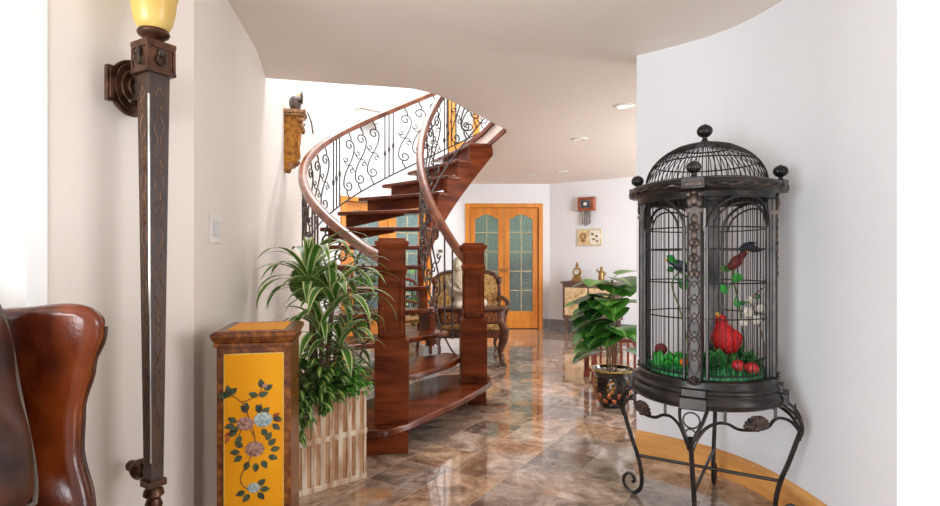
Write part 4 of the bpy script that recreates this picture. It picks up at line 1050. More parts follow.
# slatted stand behind it
sd = thing('slatted_stand', 'reddish brown slatted wooden stand behind the potted plant', 'stand', (1.16, 5.22, 0), 0); sd.scale = (1, 1, 0.8)
for (x, y) in ((0, 0), (0.9, 0), (0, 0.34), (0.9, 0.34)): MB().box(x, x + 0.045, y, y + 0.045, 0, 0.56).box(x - 0.006, x + 0.051, y - 0.006, y + 0.051, 0, 0.04).build('leg', 'redwood', sd, smooth=False, bevel=0.003)
MB().box(-0.03, 0.975, -0.03, 0.415, 0.56, 0.59).build('top', 'redwood', sd, smooth=False, bevel=0.005)
for y in (0.01, 0.35): MB().box(0.045, 0.9, y, y + 0.022, 0.06, 0.10).box(0.045, 0.9, y, y + 0.022, 0.49, 0.53).build('rail', 'redwood', sd, smooth=False, bevel=0.002)
for i in range(13):
    x = 0.075 + i * 0.065
    MB().box(x, x + 0.02, 0.014, 0.028, 0.10, 0.49).build('slat', 'redwood', sd, smooth=False)

# ------------------------------------------------------------------ far wall: console, clocks, picture
wd_ = Vector((0.819, -0.574, 0)); wa = math.atan2(-0.574, 0.819)
cpos = Vector((1.817, 8.477, 0)) + Vector((0.574, 0.819, 0)) * 0.0
con = thing('console_cabinet', 'grey brown console cabinet with cream inlaid panels on the far wall', 'cabinet', cpos, wa)   # local: x along the wall, y into the wall
MB().box(-0.46, 0.46, -0.02, 0.36, 0.80, 0.83).box(-0.44, 0.44, 0.0, 0.35, 0.775, 0.80).build('top', 'console_wood', con, smooth=False, bevel=0.006)
MB().box(-0.43, 0.43, 0.01, 0.35, 0.24, 0.775).build('body', 'console_wood', con, smooth=False, bevel=0.004)
for s_ in (-1, 1):
    dr_ = MB().box(min(s_ * 0.015, s_ * 0.39), max(s_ * 0.015, s_ * 0.39), -0.004, 0.012, 0.30, 0.735).build('door', 'cream_inlay', con, smooth=False, bevel=0.003)
    rl_ = MB()
    cx = s_ * 0.2
    rl_.tube(catmull([V(cx - 0.12, -0.004, 0.36), V(cx - 0.04, -0.006, 0.45), V(cx + 0.06, -0.006, 0.5), V(cx + 0.02, -0.006, 0.6), V(cx + 0.1, -0.004, 0.68)], 5), 0.006, 5)
    for (ax, az, aw) in ((-0.06, 0.43, 0.03), (0.07, 0.52, 0.035), (0.0, 0.6, 0.03), (0.1, 0.66, 0.025), (-0.09, 0.58, 0.02), (0.05, 0.40, 0.025)): rl_.ell((cx + ax, -0.005, az), (aw, 0.006, aw * 0.8), 8, 5)
    rl_.build('inlay', 'inlay_line', dr_)
    MB().ell((s_ * 0.035, -0.014, 0.52), (0.01, 0.01, 0.01), 8, 6).build('knob', 'brass', dr_)
MB().box(-0.40, 0.40, 0.0, 0.012, 0.235, 0.27).build('plinth_rail', 'console_wood', con, smooth=False)
for x in (-0.40, 0.36):
    for y in (0.015, 0.30): MB().frustum(0.016, 0.016, 0.022, 0.022, 0, 0.24, TR(x + 0.02, y + 0.02, 0)).build('leg', 'console_wood', con, smooth=False)
def cw(x, y, z): return TR(cpos.x, cpos.y, 0, wa) @ V(x, y, z)
def mantel(label, name, x, y, k, dialmat):
    t = thing(name, label, 'clock', cw(x, y, 0.831), wa)
    g = MB().box(-0.085 * k, 0.085 * k, -0.05 * k, 0.05 * k, 0, 0.02 * k).box(-0.065 * k, 0.065 * k, -0.04 * k, 0.04 * k, 0.02 * k, 0.06 * k)
    g.lathe([(0.05 * k, 0.06 * k), (0.035 * k, 0.085 * k), (0.045 * k, 0.1 * k)], 18)
    for s in (-1, 1): g.tube(catmull([V(s * 0.07 * k, 0, 0.03 * k), V(s * 0.05 * k, 0, 0.09 * k), V(s * 0.065 * k, 0, 0.15 * k), V(s * 0.035 * k, 0, 0.21 * k)], 5), 0.012 * k, 8)
    g.lathe([(0.03 * k, 0.20 * k), (0.022 * k, 0.22 * k), (0.028 * k, 0.245 * k), (0.012 * k, 0.265 * k), (0.018 * k, 0.285 * k), (0.002 * k, 0.31 * k)], 16)
    mz = Matrix.Translation((0, 0.02 * k, 0.15 * k)) @ Matrix.Rotation(R(90), 4, 'X')
    g.lathe([(0.055 * k, 0), (0.058 * k, 0.02 * k), (0.05 * k, 0.045 * k)], 26, mz)
    b = g.build('case', 'brass', t, angle=40)
    MB().lathe([(0.042 * k, 0.044 * k), (0.040 * k, 0.05 * k)], 24, mz).build('dial', dialmat, t)
    MB().box(-0.0025 * k, 0.0025 * k, -0.034 * k, -0.031 * k, 0.15 * k, 0.183 * k).box(-0.0, 0.024 * k, -0.034 * k, -0.031 * k, 0.148 * k, 0.152 * k).build('hand', 'black_feather', t, smooth=False)
mantel('small gilt mantel clock standing at the left end of the console', 'mantel_clock', -0.235, 0.12, 1.0, 'dial')
fg = thing('brass_figurine', 'small brass figurine on the console right of the mantel clock', 'figurine', cw(0.17, 0.12, 0.831), wa)
MB().lathe([(0.06, 0), (0.062, 0.012), (0.045, 0.02), (0.05, 0.035)], 20).build('base', 'carved_wood', fg)
MB().lathe([(0.045, 0.035), (0.05, 0.07), (0.04, 0.12), (0.045, 0.15), (0.03, 0.175), (0.012, 0.185), (0.022, 0.205), (0.02, 0.225), (0.004, 0.24)], 18).tube([V(0.04, 0, 0.15), V(0.075, -0.01, 0.13), V(0.06, -0.03, 0.10)], [0.016, 0.013, 0.01], 8).tube([V(-0.04, 0, 0.15), V(-0.065, -0.01, 0.17), V(-0.05, -0.03, 0.20)], [0.016, 0.013, 0.01], 8).build('figure', 'brass', fg)
def onwall(px, py, depth=0.0):
    k = (px - 470) / 550.0
    t = (k * 9.3 - 1.345) / (0.819 + 0.574 * k); dd = 9.3 - 0.574 * t
    return Vector((1.345 + 0.819 * t, dd, 1.2 - (py - 258) / 550 * dd))
p = onwall(588, 204.5)
ck = thing('wall_clock', 'square wooden wall clock with hanging chime tubes', 'clock', p, wa)
MB().box(-0.135, 0.135, -0.11, 0, -0.105, 0.105).build('case', 'clockwood', ck, smooth=False, bevel=0.006)
MB().box(-0.145, 0.145, -0.118, 0, 0.095, 0.11).box(-0.145, 0.145, -0.118, 0, -0.11, -0.098).build('moulding', 'clockwood', ck, smooth=False, bevel=0.004)
MB().box(-0.09, 0.09, -0.116, -0.108, -0.065, 0.065).build('dial_frame', 'pewter', ck, smooth=False, bevel=0.003)
MB().box(-0.075, 0.075, -0.119, -0.114, -0.052, 0.052).build('dial', 'dial_dark', ck, smooth=False)
mz = Matrix.Translation((0, -0.118, 0)) @ Matrix.Rotation(R(90), 4, 'X')
MB().lathe([(0.028, 0), (0.028, 0.004)], 20, mz).build('dial_centre', 'dial', ck)
for x, L_ in ((-0.06, 0.32), (-0.02, 0.35), (0.02, 0.33), (0.06, 0.31)): MB().tube([V(x, -0.055, -0.10), V(x, -0.055, -L_)], 0.016, 10).build('chime_tube', 'pewter', ck)
p = onwall(589.5, 237.5)
pc_ = thing('gilt_picture', 'pale gold picture with two embossed panels below the wall clock', 'picture', p, wa)
MB().box(-0.205, 0.205, -0.022, 0, -0.135, 0.135).build('frame', 'pale_gold', pc_, smooth=False, bevel=0.006)
for s_ in (-1, 1):
    q = MB().box(s_ * 0.1 - 0.085, s_ * 0.1 + 0.085, -0.026, -0.02, -0.11, 0.11).build('panel', 'cream_inlay' if s_ < 0 else 'dial', pc_, smooth=False, bevel=0.002)
    g = MB()
    if s_ < 0: g.ring([(0.03, -0.004), (0.055, -0.004), (0.055, 0.004), (0.03, 0.004)], 20, Matrix.Translation((-0.1, -0.028, 0.02)) @ Matrix.Rotation(R(90), 4, 'X')).ell((-0.1, -0.028, -0.05), (0.045, 0.005, 0.02), 10, 5)
    else:
        for (ax, az) in ((-0.04, 0.05), (0.03, 0.02), (-0.02, -0.03), (0.04, -0.06)): g.ell((0.1 + ax, -0.028, az), (0.028, 0.005, 0.018), 9, 5)
    g.build('relief', 'brass', q)

# ------------------------------------------------------------------ sitting group behind the stairs
def cabriole(x, y, h, sx, sy, r=0.035): return [V(x, y, h), V(x + sx * 0.05, y + sy * 0.05, h * 0.82), V(x + sx * 0.045, y + sy * 0.045, h * 0.6), V(x, y, h * 0.3), V(x + sx * 0.01, y + sy * 0.01, h * 0.1), V(x + sx * 0.05, y + sy * 0.05, 0.0)], [r * 1.1, r * 1.3, r * 1.0, r * 0.62, r * 0.5, r * 0.75]
st_ = thing('carved_armchair', 'carved wood armchair with gold brocade upholstery behind the newel post', 'armchair', (-0.02, 7.0, 0), R(4))   # local: faces -y
arch = [(-0.42, 0.42), (-0.43, 0.7), (-0.41, 0.92), (-0.3, 1.0), (-0.1, 1.015), (0.1, 1.015), (0.3, 1.0), (0.41, 0.92), (0.43, 0.7), (0.42, 0.42)]
ay = catmull([V(x, 0.30 + 0.10 * (z - 0.42), z) for x, z in arch], 5)
poly = [(q.x, q.z) for q in ay]
mx_ = Matrix(((1, 0, 0, 0), (0, 0, -1, 0.36), (0, 1, 0, 0), (0, 0, 0, 1)))
MB().prism(poly, -0.03, 0.05, mx_).build('backrest', 'brocade', st_, smooth=False, bevel=0.015)
MB().tube([V(q.x, 0.33, q.z) for q in ay], 0.03, 10).ell((0.43, 0.32, 0.9), (0.045, 0.04, 0.06)).ell((-0.43, 0.32, 0.9), (0.045, 0.04, 0.06)).build('back_frame', 'carved_wood', st_)
MB().box(-0.40, 0.40, -0.28, 0.32, 0.30, 0.45).build('seat', 'brocade', st_, bevel=0.04)
MB().box(-0.42, 0.42, -0.30, 0.33, 0.22, 0.32).build('apron', 'carved_wood', st_, smooth=False, bevel=0.02)
for s_ in (-1, 1):
    MB().tube(catmull([V(s_ * 0.42, 0.32, 0.66), V(s_ * 0.45, 0.1, 0.68), V(s_ * 0.47, -0.16, 0.66), V(s_ * 0.47, -0.24, 0.60), V(s_ * 0.44, -0.22, 0.5), V(s_ * 0.41, -0.24, 0.32)], 5), 0.028, 10).build('armrest', 'carved_wood', st_)
    for y_, sy in ((-0.26, -1), (0.28, 1)):
        pts, rr = cabriole(s_ * 0.37, y_, 0.26, s_ * 0.6, sy * 0.6); MB().tube(pts, rr, 10).build('leg', 'carved_wood', st_)
tb_ = thing('carved_side_table', 'carved dark wood table with cabriole legs behind the right newel post', 'table', (-0.01, 6.28, 0), 0)
tl = catmull([V(-0.42, -0.16, 0), V(-0.30, -0.20, 0), V(0, -0.22, 0), V(0.30, -0.20, 0), V(0.42, -0.16, 0), V(0.41, 0.0, 0), V(0.42, 0.16, 0), V(0, 0.19, 0), V(-0.42, 0.16, 0), V(-0.41, 0, 0)], 5, closed=True)
MB().prism([(q.x, q.y) for q in tl], 0.615, 0.645).build('top', 'carved_wood', tb_, bevel=0.008)
MB().prism([(q.x * 0.93, q.y * 0.9) for q in tl], 0.465, 0.615).build('apron', 'carved_wood', tb_, bevel=0.006)
for x in (-0.22, 0.22, 0.0): 
    dw = MB().box(x - 0.085, x + 0.085, -0.212, -0.15, 0.485, 0.60).build('drawer', 'burl', tb_, smooth=False, bevel=0.004)
    MB().ell((x, -0.22, 0.542), (0.011, 0.012, 0.011), 8, 6).build('knob', 'brass', dw)
for sx in (-1, 1):
    for sy in (-1, 1):
        pts, rr = cabriole(sx * 0.35, sy * 0.13, 0.48, sx, sy, 0.036); MB().tube(pts, rr, 10).build('leg', 'carved_wood', tb_)
bu = thing('draped_bust', 'cream stone draped bust standing on the carved table', 'statue', (-0.14, 6.27, 0.645), R(-10))
MB().lathe([(0.085, 0), (0.09, 0.02), (0.07, 0.04), (0.06, 0.07), (0.075, 0.09)], 24).build('socle', 'stone_cream', bu)
b_ = MB().lathe([(0.07, 0.08), (0.12, 0.16), (0.125, 0.26), (0.11, 0.33), (0.06, 0.375), (0.045, 0.41)], 28, Matrix.Scale(0.75, 4, V(0, 1, 0))).ell((0, -0.012, 0.47), (0.058, 0.068, 0.08), 20, 14).ell((0, -0.075, 0.465), (0.012, 0.016, 0.016), 8, 6)
b_.build('figure', 'stone_cream', bu)
fo = MB()
for k in range(7):
    a0 = -0.10 + 0.03 * k
    fo.tube(catmull([V(-0.12 + 0.02 * k, -0.03 - 0.01 * k, 0.34 - 0.01 * k), V(-0.08 + 0.03 * k, -0.085, 0.25 - 0.015 * k), V(-0.01 + 0.025 * k, -0.10, 0.19 - 0.005 * k), V(0.07 + 0.008 * k, -0.07, 0.14 + 0.01 * k)], 5), 0.013, 8)
fo.build('drapery', 'stone_cream', bu)
MB().ell((0, 0.012, 0.49), (0.064, 0.068, 0.075), 18, 12).ell((0, 0.07, 0.48), (0.03, 0.03, 0.03), 10, 8).build('hair', 'stone_cream', bu)
ob = thing('stone_ball', 'small cream stone ball on the table right of the newel post', 'ornament', (0.15, 6.16, 0.645), 0)
MB().lathe([(0.03, 0), (0.032, 0.008), (0.02, 0.014)], 16).build('stand', 'carved_wood', ob)
MB().ell((0, 0, 0.055), (0.045, 0.045, 0.045), 18, 12).build('ball', 'stone_cream', ob)
# plants and chair behind the treads
def bush(name, label, loc, h, spread, n, seed, mat, pot_h=0.28):
    rr = random.Random(seed)
    t = thing(name, label, 'potted plant', loc, 0)
    MB().lathe([(0.10, 0), (0.13, pot_h * 0.5), (0.15, pot_h), (0.135, pot_h), (0.12, pot_h - 0.03)], 24).build('pot', 'stone_cream', t)
    MB().lathe([(0.001, pot_h - 0.02), (0.12, pot_h - 0.025), (0.12, pot_h - 0.06)], 20).build('soil', 'soil', t)
    ms = MB(); mb = MB()
    for k in range(n):
        az = k * 2.4 + rr.uniform(-0.3, 0.3); z = pot_h + (h - pot_h) * (0.25 + 0.7 * rr.random()); r = spread * rr.uniform(0.1, 0.5)
        b_ = V(r * math.cos(az), r * math.sin(az), z)
        ms.tube([V(0.02 * math.cos(az), 0.02 * math.sin(az), pot_h - 0.04), V(b_.x * 0.4, b_.y * 0.4, pot_h + (z - pot_h) * 0.6), b_], 0.006, 5)
        for j in range(3): broad(mb, b_, az + (j - 1) * 0.9, 0.03, rr.uniform(0.14, 0.22), rr.uniform(0.045, 0.065), R(rr.uniform(0, 40)), R(rr.uniform(30, 90)))
    ms.build('stem', 'stem', t); mb.build('foliage', mat, t)
bush('potted_plant', 'bright green leafy plant seen through the treads left of the front newel', (-1.22, 6.0, 0), 1.14, 0.50, 40, 11, 'leaf_bright')
bush('potted_plant', 'leafy plant seen through the treads just right of the front newel', (-0.78, 7.55, 0), 1.14, 0.22, 14, 12, 'leaf_green')
dc = thing('wooden_chair', 'reddish wooden chair with curved legs behind the stair treads', 'chair', (-0.74, 6.78, 0), R(25))
MB().box(-0.2, 0.2, -0.2, 0.2, 0.42, 0.46).build('seat', 'brocade', dc, bevel=0.012)
for sx in (-1, 1):
    MB().tube(catmull([V(sx * 0.18, -0.18, 0.43), V(sx * 0.21, -0.22, 0.30), V(sx * 0.17, -0.18, 0.12), V(sx * 0.20, -0.24, 0.0)], 5), 0.022, 8).build('leg', 'redwood', dc)
    MB().tube(catmull([V(sx * 0.18, 0.18, 0.43), V(sx * 0.18, 0.2, 0.2), V(sx * 0.19, 0.27, 0.0)], 5), 0.02, 8).build('leg', 'redwood', dc)
bkf = MB()
for sx in (-1, 1): bkf.tube(catmull([V(sx * 0.18, 0.18, 0.42), V(sx * 0.19, 0.21, 0.65), V(sx * 0.15, 0.24, 0.88), V(0, 0.25, 0.94)], 5), 0.02, 8)
bkf.tube(catmull([V(-0.17, 0.20, 0.62), V(0, 0.22, 0.66), V(0.17, 0.20, 0.62)], 5), 0.016, 8)
bkf.build('backrest', 'redwood', dc)

# ------------------------------------------------------------------ the bird cage on its iron stand (local: -y is the front post, +x the right post)
KX, KY, KR = 1.118, 2.62, math.atan2(-0.515, 0.857)
cage = thing('bird_cage', 'tall round dark bronze bird cage with a domed top on a scrolled iron stand', 'bird cage', (KX, KY, 0), KR)
def pol(r, a, z): return V(r * math.cos(R(a)), r * math.sin(R(a)), z)
legs = [(0.300, 0.555), (0.345, 0.545), (0.385, 0.505), (0.398, 0.455), (0.380, 0.40), (0.346, 0.29), (0.314, 0.20), (0.296, 0.11), (0.298, 0.05), (0.316, 0.020), (0.340, 0.012), (0.368, 0.024), (0.386, 0.055), (0.380, 0.088), (0.358, 0.104), (0.338, 0.092), (0.332, 0.072), (0.342, 0.062)]
for q in (0, 90, 180, 270):
    lm = catmull([pol(r, q, z) for r, z in legs[3:]], 5)
    g = MB().tube(lm, [0.0105 if i < 35 else 0.0085 for i in range(len(lm))], 8)
    # twin side bars that run out from the rim and join at the knee
    for s in (-1, 1):
        g.tube(catmull([pol(0.305, q + s * 10, 0.556), pol(0.340, q + s * 9, 0.548), pol(0.378, q + s * 6.6, 0.515), pol(0.396, q + s * 3.2, 0.47), pol(0.397, q + s * 0.8, 0.43), pol(0.378, q, 0.39)], 5), 0.0075, 6)
    lo = g.build('leg', 'cage', cage)
    for rad, z, rr in ((0.033, 0.520, 0.372), (0.021, 0.468, 0.394), (0.012, 0.437, 0.397)):
        c = pol(rr, q, z); tx = V(-math.sin(R(q)), math.cos(R(q)), 0)
        MB().tube([c + tx * rad * math.cos(R(a)) + V(0, 0, rad * math.sin(R(a))) for a in range(0, 360, 18)], 0.004, 6, closed=True).build('ring_ornament', 'cage', lo)
    # wavy apron wire between this leg and the next, with a shell in the middle
    ap = MB()
    pr = [(1, 0.40, 0.388), (3, 0.44, 0.388), (8, 0.487, 0.36), (16, 0.508, 0.33), (24, 0.505, 0.322), (30, 0.487, 0.322), (36, 0.480, 0.322), (45, 0.478, 0.322), (54, 0.480, 0.322), (60, 0.487, 0.322), (66, 0.505, 0.322), (74, 0.508, 0.33), (82, 0.487, 0.36), (87, 0.44, 0.388), (89, 0.40, 0.388)]
    ap.tube(catmull([pol(r, q + a, z) for a, z, r in pr], 4), 0.007, 6)
    for a in (22, 68): ap.tube([pol(0.322, q + a, 0.505), pol(0.322, q + a, 0.56)], 0.006, 6)
    ao = ap.build('apron_wire', 'cage', cage)
    shm = MB(); c = pol(0.325, q + 45, 0.486); tx = V(-math.sin(R(q + 45)), math.cos(R(q + 45)), 0); ou = pol(1, q + 45, 0)
    for k in range(9):
        a = R(12 + 156 * k / 8)
        e = c + tx * 0.062 * math.cos(a) + V(0, 0, 0.050 * math.sin(a) + 0.004)
        shm.tube([c + ou * 0.004, c + (e - c) * 0.6 + ou * 0.012, e + ou * 0.004], [0.005, 0.009, 0.008], 8)
    shm.ell(c + ou * 0.01, (0.014, 0.014, 0.012), 10, 6)
    shm.build('shell_ornament', 'copper', ao)
MB().tube([pol(0.314, 0, 0.203), pol(0.314, 180, 0.203)], 0.008, 8).build('stretcher', 'cage', cage)
MB().tube([pol(0.314, 90, 0.195), pol(0.314, 270, 0.195)], 0.008, 8).build('stretcher', 'cage', cage)
# base moulding, with square breaks at the posts
bs = MB().lathe([(0.20, 0.552), (0.314, 0.552), (0.328, 0.562), (0.334, 0.578), (0.330, 0.594), (0.322, 0.604), (0.314, 0.612), (0.320, 0.622), (0.316, 0.632), (0.304, 0.638), (0.300, 0.668), (0.292, 0.672), (0.2, 0.672)], 72)
for q in (0, 90, 180, 270): bs.box(-0.055, 0.055, -0.348, -0.27, 0.556, 0.606, Matrix.Rotation(R(q + 90), 4, 'Z')).box(-0.05, 0.05, -0.328, -0.27, 0.606, 0.64, Matrix.Rotation(R(q + 90), 4, 'Z'))
bs.build('base', 'cage', cage, bevel=0.003, angle=30)
# posts with carved strips
for q in (0, 90, 180, 270):
    mt = Matrix.Rotation(R(q + 90), 4, 'Z')
    p_ = MB().box(-0.031, 0.031, -0.284, -0.26, 0.64, 1.50, mt).box(-0.027, 0.027, -0.299, -0.282, 0.64, 1.49, mt).build('post', 'cage', cage, smooth=False, bevel=0.003)
    cvm = MB()
    y = -0.300
    def ov(x, z, w, h): cvm.tube([mt @ V(x + w * math.cos(R(a)), y, z + h * math.sin(R(a))) for a in range(0, 360, 24)], 0.0028, 5, closed=True)
    z = 0.74
    for k in range(9):
        if k < 5:
            ov(0, z, 0.019, 0.040); cvm.tube([mt @ V(-0.021, y, z + 0.04), mt @ V(0, y, z + 0.065), mt @ V(0.021, y, z + 0.04), mt @ V(0, y, z + 0.016)], 0.0028, 5, closed=True); z += 0.08
        else:
            for s in (-1, 1): cvm.ell(mt @ V(s * 0.011, y, z - 0.01), (0.011, 0.007, 0.018), 8, 6, rot=mt.to_3x3())
            cvm.ell(mt @ V(0, y, z + 0.024), (0.015, 0.007, 0.022), 8, 6, rot=mt.to_3x3()); z += 0.068
    for s in (-1, 1): cvm.tube([mt @ V(s * 0.025, y, 0.70), mt @ V(s * 0.025, y, 1.40)], 0.003, 5)
    for k in range(5):
        a = R(20 + 140 * k / 4); cvm.tube([mt @ V(0, y, 0.655), mt @ V(0.028 * math.cos(a), y - 0.006, 0.655 + 0.036 * math.sin(a))], [0.005, 0.007], 6)
    cvm.build('carving', 'copper', p_)
    cpm = MB().box(-0.034, 0.034, -0.307, -0.28, 1.395, 1.41, mt)
    for (x, zz, w, h) in ((0, 1.45, 0.018, 0.03), (-0.018, 1.44, 0.014, 0.026), (0.018, 1.44, 0.014, 0.026), (-0.024, 1.475, 0.012, 0.016), (0.024, 1.475, 0.012, 0.016), (0, 1.482, 0.016, 0.014)): cvm2 = cpm.ell(mt @ V(x, -0.302, zz), (w, w * 0.6, h), 8, 6, rot=mt.to_3x3())
    cpm.build('capital', 'copper', p_)
# wire panels: uprights, hoops and a double arch
for q in (0, 90, 180, 270):
    pn = MB(); n = 14
    for i in range(n):
        a = q + 10 + 70 * i / (n - 1); t = (a - q - 45) / 36
        pn.tube([pol(0.268, a, 0.665), pol(0.268, a, 1.47)], 0.0019, 5)
    po_ = pn.build('wire_panel', 'cage', cage)
    for z in (0.69, 0.935, 1.09, 1.24, 1.335): MB().tube([pol(0.268, q + 8 + 74 * i / 14, z) for i in range(15)], 0.003, 6).build('hoop', 'cage', po_)
    ar = MB()
    for (w, h, rr) in ((35, 0.135, 0.007), (29, 0.105, 0.0045)):
        ar.tube([pol(0.271, q + 45 + w * math.cos(R(a)), 1.335 + h * math.sin(R(a))) for a in range(0, 181, 12)], rr, 6)
    for s in (-1, 1): ar.tube([pol(0.271, q + 45 + s * 35, 0.67), pol(0.271, q + 45 + s * 35, 1.335)], 0.007, 6)
    ar.build('arch_frame', 'cage', po_)
# cornice with rope bead
co = MB().ring([(0.272, 1.462), (0.298, 1.462), (0.304, 1.488), (0.322, 1.498), (0.332, 1.512), (0.336, 1.526), (0.330, 1.538), (0.30, 1.546), (0.266, 1.546)], 72)
for q in (0, 90, 180, 270): co.box(-0.048, 0.048, -0.345, -0.27, 1.494, 1.544, Matrix.Rotation(R(q + 90), 4, 'Z'))
coo = co.build('cornice', 'cage', cage, bevel=0.003, angle=30)
rp = []
for i in range(721): 
    a = i * 0.5; rp.append(pol(0.331 + 0.004 * math.cos(R(a * 30)), a, 1.511 + 0.004 * math.sin(R(a * 30))))
MB().tube(rp[:-1], 0.0055, 5, closed=True).build('rope_bead', 'copper', coo)
for q in (0, 90, 180, 270):
    MB().box(-0.04, 0.04, -0.349, -0.34, 1.503, 1.522, Matrix.Rotation(R(q + 90), 4, 'Z')).build('block_bead', 'copper', coo, smooth=False, bevel=0.003)
# dome of wires
dm = MB(); DR, DZ, DH = 0.268, 1.545, 0.202
for k in range(64):
    a = k * 360 / 64
    dm.tube([pol(DR * math.cos(R(t)), a, DZ + DH * math.sin(R(t))) for t in range(0, 85, 7)], 0.0023, 5)
dmo = dm.build('dome', 'cage', cage)
for t, rr in ((1, 0.006), (30, 0.0035), (62, 0.004)): MB().tube([pol(DR * math.cos(R(t)), a, DZ + DH * math.sin(R(t))) for a in range(0, 360, 6)], rr, 6, closed=True).build('dome_hoop', 'cage', dmo)
MB().lathe([(0.045, DZ + DH - 0.012), (0.05, DZ + DH - 0.004), (0.03, DZ + DH + 0.004), (0.012, DZ + DH + 0.012), (0.011, DZ + DH + 0.02)], 24).build('crown', 'cage', dmo)
def finial(x, y, z, k, flute):
    mt = TR(x, y, z)
    prf = [(0.016 * k, 0.0), (0.012 * k, 0.012 * k), (0.010 * k, 0.022 * k)] + [(0.034 * k * math.cos(R(t)), 0.052 * k + 0.031 * k * math.sin(R(t))) for t in range(-72, 90, 12)] + [(0.004 * k, 0.086 * k)]
    MB().lathe(prf, 48, mt, flute=(12, 0.06)).build('ball_finial', 'cage', cage, angle=60)
finial(0, 0, DZ + DH + 0.005, 1.0, 12)
for q in (0, 90, 180, 270):
    c = pol(0.315, q, 1.543); finial(c.x, c.y, c.z, 0.86, 12)

# what is in the cage
Mc = TR(KX, KY, 0, KR)
def inc(px, py, dd): return Vector(((px - 470) / 550 * dd, dd, 1.2 - (py - 258) / 550 * dd))
FL = 0.672
gr = MB(); rr = random.Random(21)
gr.lathe([(0.001, 0.012), (0.26, 0.012), (0.262, 0.0)], 40, close=False)
for k in range(1500):
    a = rr.uniform(0, 360); r = 0.258 * math.sqrt(rr.random()); p = pol(r, a, 0.010); h = rr.uniform(0.018, 0.045); az = rr.uniform(0, 2 * PI)
    t = V(math.cos(az), math.sin(az), 0) * 0.004; l = V(rr.uniform(-1, 1), rr.uniform(-1, 1), 0) * 0.014
    gr.add([p - t, p + t, p + l + V(0, 0, h)], [(0, 1, 2)])
go = gr.build('artificial_grass', 'grass', None, smooth=False); go.matrix_world = Mc @ Matrix.Translation((0, 0, FL))
tag(go, 'green artificial grass mat on the floor of the bird cage', 'artificial grass', kind='stuff')
GZ = FL + 0.012
def bird(name, label, loc, rz, k, body, wing, head=None, beak='beak', tail=None, pitch=25, fat=1.0):
    t = thing(name, label, 'bird ornament', loc, rz)    # local: looks along +x
    rm = Matrix.Rotation(R(-pitch), 3, 'Y')
    def Q(x, y, z): return rm @ V(x * k, y * k, z * k)
    b = MB(); pf = []
    spine = [(-0.10, 0.012), (-0.085, 0.032), (-0.05, 0.052), (-0.01, 0.062), (0.035, 0.058), (0.07, 0.042), (0.09, 0.036), (0.11, 0.038), (0.132, 0.036), (0.15, 0.022), (0.156, 0.006)]
    pts = [Q(x, 0, 0.02 * math.sin(x * 14) + (0.012 if x > 0.09 else 0)) for x, r in spine]
    b.tube(pts, [r * k * (fat if x < 0.08 else 1.0) for x, r in spine], 18)
    bo_ = b.build('body', body, t, angle=80)
    MB().tube([Q(0.148, 0, 0.032), Q(0.172, 0, 0.026), Q(0.182, 0, 0.008)], [0.014 * k, 0.010 * k, 0.002 * k], 10).build('beak', beak, t)
    e = MB()
    for s in (-1, 1): e.ell(Q(0.135, s * 0.032, 0.045), (0.006 * k, 0.006 * k, 0.006 * k), 8, 6)
    e.build('eye', 'black_feather', t)
    for s in (-1, 1): MB().blade([Q(0.05, s * 0.052 * fat, 0.03), Q(0.0, s * 0.066 * fat, 0.015), Q(-0.06, s * 0.056 * fat, 0.0), Q(-0.12, s * 0.03, -0.005)], [0.02 * k, 0.036 * k, 0.03 * k, 0.006 * k], Q(0, 0, 1), 0.2).build('wing', wing, t, thick=0.006 * k)
    MB().blade([Q(-0.08, 0, 0.01), Q(-0.14, 0, 0.0), Q(-0.22, 0, -0.012)], [0.018 * k, 0.026 * k, 0.02 * k], Q(0, 1, 0), 0.1).build('tail', tail or wing, t, thick=0.006 * k)
    return t
p = inc(725, 348, 2.56)
rb = bird('parrot_figurine', 'plump red parrot figurine with a yellow beak near the cage floor', (p.x, p.y, 0.825), R(-155), 0.74, 'red_feather', 'red_feather', pitch=58, fat=1.3)
MB().tube([V(0, 0, GZ - 0.825), V(0, 0, -0.02)], 0.008, 8).build('stand_peg', 'bark', rb)
p1 = inc(736, 262, 2.60)
b1 = bird('bird_figurine', 'small dull red bird with a green tail on the upper perch of the cage', (p1.x, p1.y, p1.z), R(-15), 0.42, 'dark_red', 'dark_red', tail='green_feather', pitch=35)
p2 = inc(680, 266, 2.62)
b2 = bird('bird_figurine', 'small black bird among leaves on the left perch of the cage', (p2.x, p2.y, p2.z), R(170), 0.42, 'black_feather', 'black_feather', pitch=15)
p3 = inc(748, 246, 2.6)
